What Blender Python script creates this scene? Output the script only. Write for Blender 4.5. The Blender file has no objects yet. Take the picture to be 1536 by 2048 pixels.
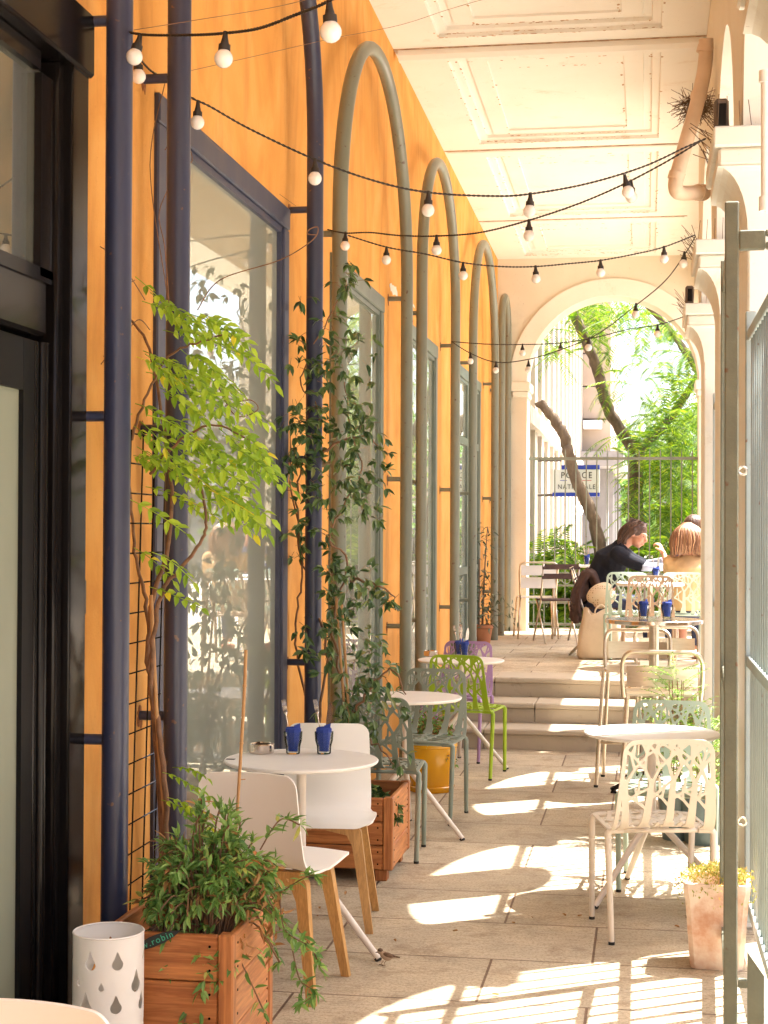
import bpy, math, random
import numpy as np
from mathutils import Vector, Matrix, noise
R = math.radians
S = bpy.context.scene
COL = S.collection
# ---------------------------------------------------------------- camera, world, sun, exposure
EYE = Vector((0.0, 0.0, 1.62))
FPX = 3200.0
_yaw, _pitch, _roll = math.atan(527 / FPX), R(0.66), 0.0045
CM = Matrix.Rotation(_yaw, 3, 'Z') @ Matrix.Rotation(R(90) + _pitch, 3, 'X') @ Matrix.Rotation(_roll, 3, 'Z')
cd = bpy.data.cameras.new('camera'); cam = bpy.data.objects.new('camera', cd); COL.objects.link(cam)
cam.matrix_world = Matrix.Translation(EYE) @ CM.to_4x4()
cd.sensor_fit = 'VERTICAL'; cd.sensor_height = 24.0; cd.lens = FPX / 2048 * 24.0
cd.clip_start = 0.05; cd.clip_end = 800
S.camera = cam
SUN_AZ, SUN_EL = R(34), R(62)          # azimuth measured from +X towards +Y
sv = Vector((math.cos(SUN_AZ) * math.cos(SUN_EL), math.sin(SUN_AZ) * math.cos(SUN_EL), math.sin(SUN_EL)))
W = bpy.data.worlds.new("World"); S.world = W; W.use_nodes = True
nt = W.node_tree; bg = nt.nodes['Background']
sky = nt.nodes.new('ShaderNodeTexSky'); sky.sky_type = 'NISHITA'; sky.sun_disc = False
sky.sun_elevation = SUN_EL; sky.sun_rotation = R(90) - SUN_AZ
sky.dust_density = 4.0; sky.ozone_density = 0.6; sky.air_density = 0.8
nt.links.new(sky.outputs[0], bg.inputs[0]); bg.inputs[1].default_value = 0.15
ld = bpy.data.lights.new('sun', 'SUN'); ld.energy = 4.6; ld.angle = R(0.5); ld.color = (1.0, 0.965, 0.90)
lo = bpy.data.objects.new('sun', ld); COL.objects.link(lo)
lo.rotation_euler = (-sv).to_track_quat('-Z', 'Y').to_euler(); lo.location = sv * 40
S.view_settings.view_transform = 'Standard'; S.view_settings.look = 'None'
S.view_settings.exposure = 2.32; S.view_settings.gamma = 1.0
S.render.engine = 'CYCLES'
S.cycles.max_bounces = 10; S.cycles.diffuse_bounces = 6; S.cycles.glossy_bounces = 4
S.cycles.transparent_max_bounces = 40; S.cycles.sample_clamp_indirect = 6.0; S.cycles.use_denoising = True

def ray(u, v): return CM @ Vector(((u - 768) / FPX, -(v - 1024) / FPX, -1.0))
def Pz(u, v, z=0.0):
    d = ray(u, v); return EYE + d * ((z - EYE.z) / d.z)
def Px(u, v, x):
    d = ray(u, v); return EYE + d * ((x - EYE.x) / d.x)
def Py(u, v, y):
    d = ray(u, v); return EYE + d * ((y - EYE.y) / d.y)
def proj(p):
    q = CM.transposed() @ (Vector(p) - EYE); return (768 - q.x / q.z * FPX, 1024 + q.y / q.z * FPX)

# ---------------------------------------------------------------- mesh helpers
class MB:
    def __init__(s): s.v = []; s.f = []
    def add(s, vs, fs):
        n = len(s.v); s.v += [tuple(p) for p in vs]; s.f += [tuple(i + n for i in f) for f in fs]; return s
    def box(s, c, d, M=None, taper=1.0):
        c = Vector(c); hx, hy, hz = d[0] / 2, d[1] / 2, d[2] / 2
        P = []
        for z, k in ((-hz, taper), (hz, 1.0)):
            for x, y in ((-hx, -hy), (hx, -hy), (hx, hy), (-hx, hy)):
                q = Vector((x * k, y * k, z)); P.append(c + (M @ q if M else q))
        return s.add(P, [(3, 2, 1, 0), (4, 5, 6, 7), (0, 1, 5, 4), (1, 2, 6, 5), (2, 3, 7, 6), (3, 0, 4, 7)])
    def bx(s, x0, x1, y0, y1, z0, z1): return s.box(((x0 + x1) / 2, (y0 + y1) / 2, (z0 + z1) / 2), (abs(x1 - x0), abs(y1 - y0), abs(z1 - z0)))
    def bbox(s, x0, x1, y0, y1, z0, z1, b=0.006):   # chamfered box
        def ring(z, i): return [(x0 + i, y0, z), (x1 - i, y0, z), (x1, y0 + i, z), (x1, y1 - i, z), (x1 - i, y1, z), (x0 + i, y1, z), (x0, y1 - i, z), (x0, y0 + i, z)]
        def inner(z): return [(x0 + b, y0 + b, z), (x1 - b, y0 + b, z), (x1 - b, y0 + b, z), (x1 - b, y1 - b, z), (x1 - b, y1 - b, z), (x0 + b, y1 - b, z), (x0 + b, y1 - b, z), (x0 + b, y0 + b, z)]
        A, B_ = ring(z0 + b, b), ring(z1 - b, b)
        b0 = [(x0 + b, y0 + b, z0), (x1 - b, y0 + b, z0), (x1 - b, y1 - b, z0), (x0 + b, y1 - b, z0)]
        b1 = [(p[0], p[1], z1) for p in b0]
        fs = [(i, (i + 1) % 8, 8 + (i + 1) % 8, 8 + i) for i in range(8)]
        fs += [(19, 18, 17, 16), (20, 21, 22, 23)]
        m = [0, 1, 1, 2, 2, 3, 3, 0]
        for i in range(8):
            j = (i + 1) % 8
            if m[i] == m[j]: fs += [(j, i, 16 + m[i]), (8 + i, 8 + j, 20 + m[i])]
            else: fs += [(j, i, 16 + m[i], 16 + m[j]), (8 + i, 8 + j, 20 + m[j], 20 + m[i])]
        return s.add(A + B_ + b0 + b1, fs)
    def tube(s, pts, r, n=8, cap=True, up=None):
        pts = [Vector(p) for p in pts]; m = len(pts)
        rr = r if isinstance(r, (list, tuple)) else [r] * m
        t0 = (pts[1] - pts[0]).normalized()
        a = Vector(up) if up else (Vector((0, 0, 1)) if abs(t0.z) < .9 else Vector((1, 0, 0)))
        nx = t0.cross(a).normalized(); P = []
        for i, p in enumerate(pts):
            t = (pts[min(i + 1, m - 1)] - pts[max(i - 1, 0)])
            if t.length < 1e-9: t = t0
            t = t.normalized()
            nx = (nx - t * nx.dot(t))
            nx = nx.normalized() if nx.length > 1e-6 else t.orthogonal().normalized()
            ny = t.cross(nx)
            for k in range(n):
                an = 2 * math.pi * k / n
                P.append(p + (nx * math.cos(an) + ny * math.sin(an)) * rr[i])
        F = [(i * n + k, i * n + (k + 1) % n, (i + 1) * n + (k + 1) % n, (i + 1) * n + k) for i in range(m - 1) for k in range(n)]
        if cap: F += [tuple(range(n - 1, -1, -1)), tuple((m - 1) * n + k for k in range(n))]
        return s.add(P, F)
    def lathe(s, prof, c=(0, 0, 0), n=32, sq=0.0):
        P = []; c = Vector(c); m = len(prof)
        for r, z in prof:
            for k in range(n):
                a = 2 * math.pi * k / n; P.append(c + Vector((math.cos(a) * r, math.sin(a) * r, z)))
        F = [(i * n + k, i * n + (k + 1) % n, (i + 1) * n + (k + 1) % n, (i + 1) * n + k) for i in range(m - 1) for k in range(n)]
        if prof[0][0] > 1e-6: F.append(tuple(range(n - 1, -1, -1)))
        if prof[-1][0] > 1e-6: F.append(tuple((m - 1) * n + k for k in range(n)))
        return s.add(P, F)
    def ball(s, c, r, n=14, m=9, M=None):
        r = Vector(r) if hasattr(r, '__len__') else Vector((r, r, r)); c = Vector(c); P = []
        for i in range(m + 1):
            th = math.pi * i / m
            for k in range(n):
                a = 2 * math.pi * k / n
                q = Vector((math.sin(th) * math.cos(a) * r.x, math.sin(th) * math.sin(a) * r.y, -math.cos(th) * r.z))
                P.append(c + (M @ q if M else q))
        return s.add(P, [(i * n + k, i * n + (k + 1) % n, (i + 1) * n + (k + 1) % n, (i + 1) * n + k) for i in range(m) for k in range(n)])
    def prism(s, poly, fn, h):      # poly 2D, fn(a,b,c)->3D, extruded c: 0..h
        n = len(poly)
        P = [fn(a, b, 0) for a, b in poly] + [fn(a, b, h) for a, b in poly]
        return s.add(P, [tuple(range(n - 1, -1, -1)), tuple(range(n, 2 * n))] + [(i, (i + 1) % n, n + (i + 1) % n, n + i) for i in range(n)])
    def leaf(s, p, d, nrm, L, wd, fold=0.25, curl=0.12):
        p = Vector(p); d = d.normalized(); sd = d.cross(nrm)
        sd = sd.normalized() if sd.length > 1e-6 else d.orthogonal().normalized()
        up = sd.cross(d)
        a = p + d * (L * .3); b = p + d * (L * .65) - up * (L * curl * .4); t = p + d * L - up * (L * curl)
        h = up * (wd * fold)
        n = len(s.v)
        for q in (p, a + sd * wd * .5 + h, b + sd * wd * .42 + h, t, b - sd * wd * .42 + h, a - sd * wd * .5 + h, a, b): s.v.append(tuple(q))
        s.f += [(n, n + 1, n + 6), (n + 1, n + 2, n + 7, n + 6), (n + 2, n + 3, n + 7), (n, n + 6, n + 5), (n + 6, n + 7, n + 4, n + 5), (n + 7, n + 3, n + 4)]
    def build(s, name, mat, parent=None, smooth=False, world=False, mods=None):
        me = bpy.data.meshes.new(name)
        vs = s.v
        if world and parent is not None:
            o0 = parent
            while o0.parent: o0 = o0.parent
            L = o0.location; vs = [(x - L.x, y - L.y, z - L.z) for x, y, z in vs]
        me.from_pydata(vs, [], s.f); me.update()
        o = bpy.data.objects.new(name, me); COL.objects.link(o)
        if mat is not None: me.materials.append(mat)
        if parent is not None: o.parent = parent
        if smooth is True: me.shade_smooth()
        elif smooth: me.shade_smooth(); me.set_sharp_from_angle(angle=R(smooth))
        return o

def tag(o, label=None, cat=None, group=None, kind=None):
    if label: o['label'] = label
    if cat: o['category'] = cat
    if group: o['group'] = group
    if kind: o['kind'] = kind
    return o
def thing(name, label, cat, loc=(0, 0, 0), rz=0.0, group=None):
    o = bpy.data.objects.new(name, None); COL.objects.link(o); o.location = loc; o.rotation_euler = (0, 0, rz)
    o.empty_display_size = 0.1
    return tag(o, label, cat, group)
def copy_tree(o, loc=None, rz=None, label=None, group=None, parent=None, mats=None):
    c = o.copy(); COL.objects.link(c); c.parent = parent
    if loc is not None: c.location = loc
    if rz is not None: c.rotation_euler = (0, 0, rz)
    if label: c['label'] = label
    if group: c['group'] = group
    if mats and c.type == 'MESH':
        nm = c.name.split('.')[0]
        if nm in mats and c.material_slots:
            c.material_slots[0].link = 'OBJECT'; c.material_slots[0].material = mats[nm]
    for ch in [x for x in o.children]: copy_tree(ch, parent=c, mats=mats)
    return c
def remesh(o, vox, sm=4, fac=0.6):
    m = o.modifiers.new('remesh', 'REMESH'); m.mode = 'VOXEL'; m.voxel_size = vox; m.use_smooth_shade = True
    s_ = o.modifiers.new('smooth', 'SMOOTH'); s_.iterations = sm; s_.factor = fac
    return o
def smooth_path(pts, k=6):
    pts = [Vector(p) for p in pts]; out = []
    for i in range(len(pts) - 1):
        p0, p1, p2, p3 = pts[max(i - 1, 0)], pts[i], pts[i + 1], pts[min(i + 2, len(pts) - 1)]
        for j in range(k):
            t = j / k
            out.append(0.5 * ((2 * p1) + (p2 - p0) * t + (2 * p0 - 5 * p1 + 4 * p2 - p3) * t * t + (3 * p1 - p0 - 3 * p2 + p3) * t ** 3))
    out.append(pts[-1]); return out

def march(F, x0, y0, h, fn, th):
    """iso-polygons F<0 on a grid, mapped with fn(x,y,off) and given thickness th"""
    ny, nx = F.shape; vid = {}; V2 = []; polys = []
    def corner(i, j):
        k = ('c', i, j)
        if k not in vid: vid[k] = len(V2); V2.append((x0 + j * h, y0 + i * h))
        return vid[k]
    def cut(i, j, i2, j2):
        k = ('e',) + min((i, j), (i2, j2)) + max((i, j), (i2, j2))
        if k not in vid:
            a, b = F[i, j], F[i2, j2]; t = a / (a - b); t = min(max(t, .02), .98)
            vid[k] = len(V2); V2.append((x0 + (j + (j2 - j) * t) * h, y0 + (i + (i2 - i) * t) * h))
        return vid[k]
    neg = F < 0
    for i in range(ny - 1):
        for j in range(nx - 1):
            cs = [(i, j), (i, j + 1), (i + 1, j + 1), (i + 1, j)]
            ins = [neg[c] for c in cs]
            if not any(ins): continue
            if all(ins): polys.append([corner(*c) for c in cs]); continue
            if ins == [True, False, True, False] or ins == [False, True, False, True]:
                for k in range(4):
                    if ins[k]: polys.append([corner(*cs[k]), cut(*cs[k], *cs[(k + 1) % 4]), cut(*cs[k], *cs[(k - 1) % 4])])
                continue
            p = []
            for k in range(4):
                if ins[k]: p.append(corner(*cs[k]))
                if ins[k] != ins[(k + 1) % 4]:
                    a, b = cs[k], cs[(k + 1) % 4]; p.append(cut(*a, *b))
            polys.append(p)
    n = len(V2); mb = MB()
    mb.v = [tuple(fn(x, y, th / 2)) for x, y in V2] + [tuple(fn(x, y, -th / 2)) for x, y in V2]
    ed = {}
    for p in polys:
        mb.f.append(tuple(p)); mb.f.append(tuple(q + n for q in reversed(p)))
        for a, b in zip(p, p[1:] + p[:1]):
            ed[(a, b)] = 1
    for (a, b) in ed:
        if (b, a) not in ed: mb.f.append((b, a, a + n, b + n))
    return mb

# ---------------------------------------------------------------- materials
def _nt(name):
    m = bpy.data.materials.new(name); m.use_nodes = True; t = m.node_tree
    return m, t, t.nodes['Principled BSDF']
def _coord(t, stretch=(1, 1, 1), gen='Object'):
    tc = t.nodes.new('ShaderNodeTexCoord'); mp = t.nodes.new('ShaderNodeMapping'); mp.inputs['Scale'].default_value = stretch
    t.links.new(tc.outputs[gen], mp.inputs[0]); return mp.outputs[0]
def _noise(t, vec, scale, detail=4, rough=.6, dist=0):
    n = t.nodes.new('ShaderNodeTexNoise'); n.inputs['Scale'].default_value = scale; n.inputs['Detail'].default_value = detail
    n.inputs['Roughness'].default_value = rough; n.inputs['Distortion'].default_value = dist
    if vec is not None: t.links.new(vec, n.inputs['Vector'])
    return n.outputs['Fac']
def _ramp(t, fac, stops):
    r = t.nodes.new('ShaderNodeValToRGB'); el = r.color_ramp.elements
    while len(el) < len(stops): el.new(.5)
    for e, (p, c) in zip(el, stops): e.position = p; e.color = (c[0], c[1], c[2], 1)
    t.links.new(fac, r.inputs[0]); return r.outputs[0]
def _mix(t, fac, a, b, mode='MIX'):
    m = t.nodes.new('ShaderNodeMix'); m.data_type = 'RGBA'; m.blend_type = mode
    for sock, val in ((m.inputs[0], fac), (m.inputs[6], a), (m.inputs[7], b)):
        if hasattr(val, 'node'): t.links.new(val, sock)
        elif isinstance(val, (int, float)): sock.default_value = val
        else: sock.default_value = (val[0], val[1], val[2], 1)
    return m.outputs[2]
def _bump(t, b, h, strength, dist=.01):
    n = t.nodes.new('ShaderNodeBump'); n.inputs['Strength'].default_value = strength; n.inputs['Distance'].default_value = dist
    t.links.new(h, n.inputs['Height']); t.links.new(n.outputs[0], b.inputs['Normal'])
def mat(name, c1, c2=None, scale=8, rough=.5, metal=0, bump=0, bscale=60, stretch=(1, 1, 1), lo=.35, hi=.65, spec=.5, trans=0, coat=0, speck=None):
    m, t, b = _nt(name)
    c2 = c2 or tuple(x * .82 for x in c1)
    vec = _coord(t, stretch)
    if name.endswith('leaves') or name in ('feathery_herb', 'sedum_tufts') or name.endswith('_strands'):
        g = t.nodes.new('ShaderNodeNewGeometry'); k = .55 if 'dark' in name else .7
        col = _ramp(t, g.outputs['Random Per Island'], [(0, tuple(x * k for x in c1)), (.35, c1), (.75, c2), (.93, tuple(min(1, x * 1.25) for x in c2)), (1, (min(1, c2[0] * 1.9), c2[1] * 1.15, c2[2]))])
    else: col = _ramp(t, _noise(t, vec, scale, 5), [(lo, c1), (hi, c2)])
    if speck:
        col = _mix(t, _ramp(t, _noise(t, _coord(t), speck[0], 2, .5), [(speck[1], (0, 0, 0)), (speck[1] + .06, (1, 1, 1))]), col, speck[2])
    t.links.new(col, b.inputs['Base Color'])
    b.inputs['Roughness'].default_value = rough; b.inputs['Metallic'].default_value = metal
    b.inputs['Specular IOR Level'].default_value = spec; b.inputs['Coat Weight'].default_value = coat
    if bump: _bump(t, b, _noise(t, vec, bscale, 4), bump)
    if trans:
        tr = t.nodes.new('ShaderNodeBsdfTranslucent'); mx = t.nodes.new('ShaderNodeMixShader'); mx.inputs[0].default_value = trans
        t.links.new(col, tr.inputs[0]); t.links.new(b.outputs[0], mx.inputs[1]); t.links.new(tr.outputs[0], mx.inputs[2])
        t.links.new(mx.outputs[0], t.nodes['Material Output'].inputs[0])
    return m
M = {}
# ochre lime-washed wall: pale and brown vertical drifts, fine speckle
m, t, b = _nt('ochre_wall')
v1 = _coord(t, (1, 1.0, .72)); v2 = _coord(t)
base = _ramp(t, _noise(t, v1, 2.6, 6, .55, .8), [(.26, (.66, .285, .062)), (.45, (.75, .355, .085)), (.58, (.78, .39, .105)), (.76, (.82, .45, .15))])
stain = _ramp(t, _noise(t, _coord(t, (1, 1.8, .42)), 1.6, 7, .66, 1.4), [(.50, (0, 0, 0)), (.72, (1, 1, 1))])
f1 = t.nodes.new('ShaderNodeMath'); f1.operation = 'MULTIPLY'; f1.inputs[1].default_value = .42; t.links.new(stain, f1.inputs[0])
col = _mix(t, f1.outputs[0], base, (.42, .15, .04))
sp = _ramp(t, _noise(t, v2, 90, 2, .5), [(.66, (0, 0, 0)), (.74, (1, 1, 1))])
f2 = t.nodes.new('ShaderNodeMath'); f2.operation = 'MULTIPLY'; f2.inputs[1].default_value = .3; t.links.new(sp, f2.inputs[0])
col = _mix(t, f2.outputs[0], col, (.38, .15, .05))
t.links.new(col, b.inputs['Base Color']); b.inputs['Roughness'].default_value = .85; b.inputs['Specular IOR Level'].default_value = .25
_bump(t, b, _noise(t, v2, 45, 6, .7), .35, .006); M['ochre'] = m
# cream painted plaster with grime
def plaster(name, a, c, grime, amt=.5, gs=3.0):
    m, t, b = _nt(name); v = _coord(t)
    col = _ramp(t, _noise(t, v, 1.6, 5), [(.3, a), (.7, c)])
    g = _ramp(t, _noise(t, v, gs, 8, .75, .3), [(.58, (0, 0, 0)), (.74, (1, 1, 1))])
    f = t.nodes.new('ShaderNodeMath'); f.operation = 'MULTIPLY'; f.inputs[1].default_value = amt; t.links.new(g, f.inputs[0])
    col = _mix(t, f.outputs[0], col, grime)
    s2 = _ramp(t, _noise(t, v, 38, 3, .6), [(.69, (0, 0, 0)), (.75, (1, 1, 1))])
    f = t.nodes.new('ShaderNodeMath'); f.operation = 'MULTIPLY'; f.inputs[1].default_value = .45; t.links.new(s2, f.inputs[0])
    col = _mix(t, f.outputs[0], col, tuple(x * .6 for x in grime))
    t.links.new(col, b.inputs['Base Color']); b.inputs['Roughness'].default_value = .8; b.inputs['Specular IOR Level'].default_value = .25
    _bump(t, b, _noise(t, v, 30, 6, .7), .25, .005); return m
M['cream'] = plaster('cream_plaster', (.76, .75, .68), (.71, .69, .61), (.48, .40, .29), .5)
M['ceil'] = plaster('ceiling_paint', (.81, .81, .76), (.77, .76, .70), (.56, .46, .33), .5, 2.6)
M['peach'] = plaster('peach_plaster', (.70, .645, .53), (.64, .585, .47), (.48, .32, .2), .3)
M['rust'] = mat('rust_stain', (.24, .075, .02), (.40, .16, .05), 60, .95, lo=.4, hi=.6)
M['grime'] = mat('grime_line', (.30, .18, .10), (.55, .40, .26), 14, .9, lo=.4, hi=.6)
M['stone'] = plaster('facade_stone', (.46, .365, .275), (.40, .315, .24), (.28, .21, .155), .5, 1.2)
M['stone2'] = plaster('pilaster_stone', (.60, .52, .43), (.54, .46, .38), (.36, .28, .21), .4, 1.2)
# paving
def paving(name, bw, bh, off=(0, 0)):
    m, t, b = _nt(name); tc = t.nodes.new('ShaderNodeTexCoord'); mp = t.nodes.new('ShaderNodeMapping')
    mp.inputs['Location'].default_value = (off[0], off[1], 0); t.links.new(tc.outputs['Object'], mp.inputs[0]); v = mp.outputs[0]
    br = t.nodes.new('ShaderNodeTexBrick'); br.offset = .37; br.inputs['Scale'].default_value = 1
    br.inputs['Brick Width'].default_value = bw; br.inputs['Row Height'].default_value = bh
    br.inputs['Mortar Size'].default_value = .0055; br.inputs['Mortar Smooth'].default_value = .3; br.inputs['Bias'].default_value = 0
    br.inputs['Color1'].default_value = (.48, .405, .295, 1); br.inputs['Color2'].default_value = (.60, .515, .38, 1); br.inputs['Mortar'].default_value = (.20, .13, .085, 1)
    t.links.new(v, br.inputs['Vector'])
    n1 = _ramp(t, _noise(t, v, 2.3, 6, .6), [(.3, (.78, .78, .80)), (.7, (1.12, 1.1, 1.06))])
    col = _mix(t, 1.0, br.outputs['Color'], n1, 'MULTIPLY')
    n2 = _ramp(t, _noise(t, v, 85, 5, .8), [(.38, (.52, .47, .42)), (.50, (1, 1, 1)), (.7, (1.15, 1.13, 1.1))])
    col = _mix(t, .8, col, n2, 'MULTIPLY')
    n3 = _ramp(t, _noise(t, _coord(t, (1.0, 14, 1)), 9, 5, .7), [(.36, (.66, .62, .57)), (.52, (1, 1, 1))])
    col = _mix(t, .75, col, n3, 'MULTIPLY')
    n4 = _ramp(t, _noise(t, v, 5.5, 7, .75, .4), [(.50, (1, 1, 1)), (.64, (.62, .54, .48)), (.72, (.45, .38, .33))])
    col = _mix(t, .7, col, n4, 'MULTIPLY')
    t.links.new(col, b.inputs['Base Color']); b.inputs['Roughness'].default_value = .62; b.inputs['Specular IOR Level'].default_value = .35
    mx = t.nodes.new('ShaderNodeMath'); mx.operation = 'ADD'
    t.links.new(_noise(t, v, 70, 5, .7), mx.inputs[0]); 
    inv = t.nodes.new('ShaderNodeMath'); inv.operation = 'MULTIPLY'; inv.inputs[1].default_value = -2.0
    t.links.new(br.outputs['Fac'], inv.inputs[0]); t.links.new(inv.outputs[0], mx.inputs[1])
    _bump(t, b, mx.outputs[0], .55, .005); return m
M['paving'] = paving('stone_paving', 1.02, .56, (.2, .1))
M['paving2'] = paving('terrace_paving', .95, .48, (0, .0))
M['step'] = plaster('step_stone', (.47, .40, .31), (.41, .345, .26), (.21, .155, .105), .6, 6)
M['street'] = mat('street_stone', (.62, .54, .46), (.55, .48, .40), 2, .8)
M['asphalt'] = mat('asphalt', (.09, .085, .08), (.06, .06, .058), 30, .9)
M['navy'] = mat('navy_paint', (.030, .036, .078), (.042, .046, .078), 5, .33, spec=.55, bump=.06, bscale=50, stretch=(1, 1, .3), speck=(34, .695, (.16, .09, .06)))
M['sage'] = mat('sage_paint', (.205, .222, .175), (.165, .18, .142), 4, .33, spec=.55, bump=.05, bscale=50, stretch=(1, 1, .3), speck=(28, .69, (.10, .06, .04)))
M['sageframe'] = mat('grey_green_frame', (.16, .19, .155), (.12, .145, .12), 6, .4)
M['navyframe'] = mat('navy_frame', (.03, .038, .085), (.06, .06, .09), 9, .45, stretch=(1, 1, .2))
M['black'] = mat('black_lacquer', (.006, .005, .005), (.009, .007, .0065), 4, .16, spec=.17)
M['blackmat'] = mat('dark_recess', (.004, .0035, .0035), (.006, .005, .005), 4, .5, spec=.2)
M['frost'] = mat('frosted_panel', (.26, .28, .21), (.22, .24, .18), 1.5, .5, stretch=(1, 1, .3))
M['gate'] = mat('gate_paint', (.20, .215, .165), (.15, .165, .13), 7, .5, bump=.15, bscale=60, speck=(24, .68, (.16, .085, .045)))
M['gateb'] = mat('gate_blue_paint', (.33, .39, .385), (.28, .335, .33), 6, .5, bump=.1, speck=(24, .69, (.20, .12, .08)))
M['white'] = mat('white_plastic', (.82, .80, .76), (.80, .775, .735), 3, .32, spec=.5)
M['whitem'] = mat('white_enamel', (.82, .80, .76), (.78, .755, .715), 6, .42)
M['tubew'] = mat('white_tube', (.76, .69, .62), (.70, .63, .56), 10, .38)
def woodmat(name, a, c, ax, sc=1.0, rough=.5):
    m, t, b = _nt(name); st = [16, 16, 16]; st[ax] = 1.1
    v = _coord(t, tuple(x * sc for x in st))
    col = _ramp(t, _noise(t, v, 1.3, 5, .6, 1.6), [(.3, a), (.48, tuple((x + y) / 2 for x, y in zip(a, c))), (.56, c), (.72, a)])
    k = _ramp(t, _noise(t, _coord(t, tuple(x * sc * 6 for x in st)), 1.5, 3), [(.35, (.72, .68, .64)), (.6, (1.05, 1.03, 1))])
    col = _mix(t, .7, col, k, 'MULTIPLY')
    t.links.new(col, b.inputs['Base Color']); b.inputs['Roughness'].default_value = rough
    _bump(t, b, _noise(t, v, 2.6, 4), .2, .004); return m
M['cedar_x'] = woodmat('cedar_across', (.54, .215, .065), (.33, .105, .028), 0)
M['cedar_y'] = woodmat('cedar_side', (.62, .26, .08), (.42, .145, .04), 1)
M['cedar_z'] = woodmat('cedar_post', (.55, .22, .07), (.34, .11, .03), 2)
M['oak'] = woodmat('oak', (.62, .35, .12), (.46, .24, .075), 2, 1.5)
M['bamboo'] = mat('bamboo_cane', (.52, .29, .11), (.42, .21, .075), 18, .5, stretch=(1, 1, .5))
M['soil'] = mat('potting_soil', (.035, .02, .012), (.07, .04, .022), 40, 1, bump=1, bscale=60)
M['forest_sage'] = mat('powdercoat_sage', (.235, .275, .225), (.215, .255, .21), 5, .45, bump=.03, bscale=300)
M['forest_lime'] = mat('powdercoat_lime', (.31, .46, .018), (.29, .43, .016), 5, .42)
M['forest_lilac'] = mat('powdercoat_lilac', (.40, .25, .47), (.37, .23, .44), 5, .45)
M['forest_sand'] = mat('powdercoat_cream', (.72, .65, .55), (.69, .62, .52), 5, .42)
M['forest_mint'] = mat('powdercoat_mint', (.40, .50, .42), (.37, .47, .40), 5, .42)
M['forest_taupe'] = mat('powdercoat_taupe', (.36, .25, .17), (.33, .225, .155), 5, .45)
M['rubber'] = mat('black_rubber', (.012, .012, .012), None, 5, .6)
M['cable'] = mat('black_cable', (.020, .015, .012), (.035, .025, .018), 30, .55)
M['chrome'] = mat('polished_steel', (.70, .62, .54), (.58, .50, .43), 9, .16, 1)
M['alu'] = mat('brushed_aluminium', (.72, .64, .54), (.64, .56, .46), 20, .30, 1, stretch=(.2, 4, 4))
M['terra'] = mat('terracotta_weathered', (.55, .30, .19), (.72, .60, .50), 7, .85, lo=.36, hi=.56, bump=.2, bscale=80)
M['terra2'] = mat('terracotta', (.50, .20, .09), (.42, .16, .07), 8, .7)
M['yellow'] = mat('yellow_glaze', (.76, .37, .008), (.70, .32, .006), 3, .22, coat=.4, bump=.03, bscale=12)
M['slate'] = mat('blue_grey_glaze', (.12, .17, .18), (.09, .13, .14), 8, .35)
M['napkin'] = mat('blue_napkin', (.018, .045, .26), (.03, .06, .33), 30, .85)
M['nest'] = mat('nest_twigs', (.10, .055, .03), (.16, .10, .06), 40, .9)
M['box'] = mat('brown_box', (.10, .075, .06), (.13, .10, .08), 9, .6)
M['pvc'] = mat('cream_pvc', (.68, .52, .38), (.60, .45, .32), 5, .5)
M['bark'] = mat('tree_bark', (.085, .056, .036), (.165, .115, .075), 14, .9, bump=.8, bscale=30, stretch=(1, 1, .35))
M['vine'] = mat('vine_stem', (.26, .14, .075), (.16, .085, .045), 25, .8, bump=.4)
M['lf_lime'] = mat('young_leaves', (.27, .47, .03), (.42, .60, .045), 7, .45, trans=.45, lo=.35, hi=.62)
M['lf_dark'] = mat('glossy_dark_leaves', (.055, .12, .035), (.14, .22, .07), 9, .32, trans=.22, lo=.35, hi=.62)
M['lf_shrub'] = mat('shrub_leaves', (.15, .31, .065), (.30, .47, .13), 9, .45, trans=.35, lo=.35, hi=.62)
M['lf_dry'] = mat('withered_leaves', (.36, .17, .06), (.50, .28, .11), 14, .85, trans=.3)
M['lf_tree'] = mat('feathery_leaves', (.075, .18, .004), (.22, .34, .008), .8, .5, trans=.5, lo=.35, hi=.65)
M['lf_far'] = mat('far_leaves', (.12, .25, .05), (.22, .36, .09), .6, .6, trans=.4)
M['lf_fern'] = mat('feathery_herb', (.17, .33, .03), (.28, .44, .06), 8, .5, trans=.4)
M['lf_sedum'] = mat('sedum_tufts', (.34, .36, .05), (.50, .36, .10), 14, .7, trans=.3)
M['lf_olive'] = mat('olive_leaves', (.07, .10, .055), (.12, .15, .09), 8, .5, trans=.2)
M['skin'] = mat('skin', (.62, .31, .20), (.56, .26, .16), 12, .5)
M['hair_brown'] = mat('brown_hair', (.055, .026, .016), (.11, .055, .032), 3, .42, stretch=(14, 14, 1.2), bump=.8, bscale=6)
M['hair_auburn'] = mat('auburn_hair', (.22, .10, .05), (.36, .19, .10), 3, .42, stretch=(14, 14, 1.2), bump=.8, bscale=6)
M['strand_brown'] = mat('brown_strands', (.05, .024, .014), (.12, .06, .035), 3, .4)
M['strand_auburn'] = mat('auburn_strands', (.20, .085, .04), (.42, .23, .12), 3, .4)
M['knit_navy'] = mat('navy_knit', (.005, .006, .013), (.009, .010, .019), 30, .95, bump=.3, bscale=120)
M['shirt_grey'] = mat('grey_shirt', (.36, .38, .45), (.30, .32, .39), 30, .9)
M['tan_top'] = mat('tan_top', (.60, .38, .19), (.54, .33, .16), 14, .9)
M['denim'] = mat('dark_denim', (.03, .04, .09), (.05, .06, .12), 30, .9)
M['jacket'] = mat('brown_jacket', (.09, .05, .042), (.06, .034, .03), 12, .9, bump=.4, bscale=30)
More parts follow.
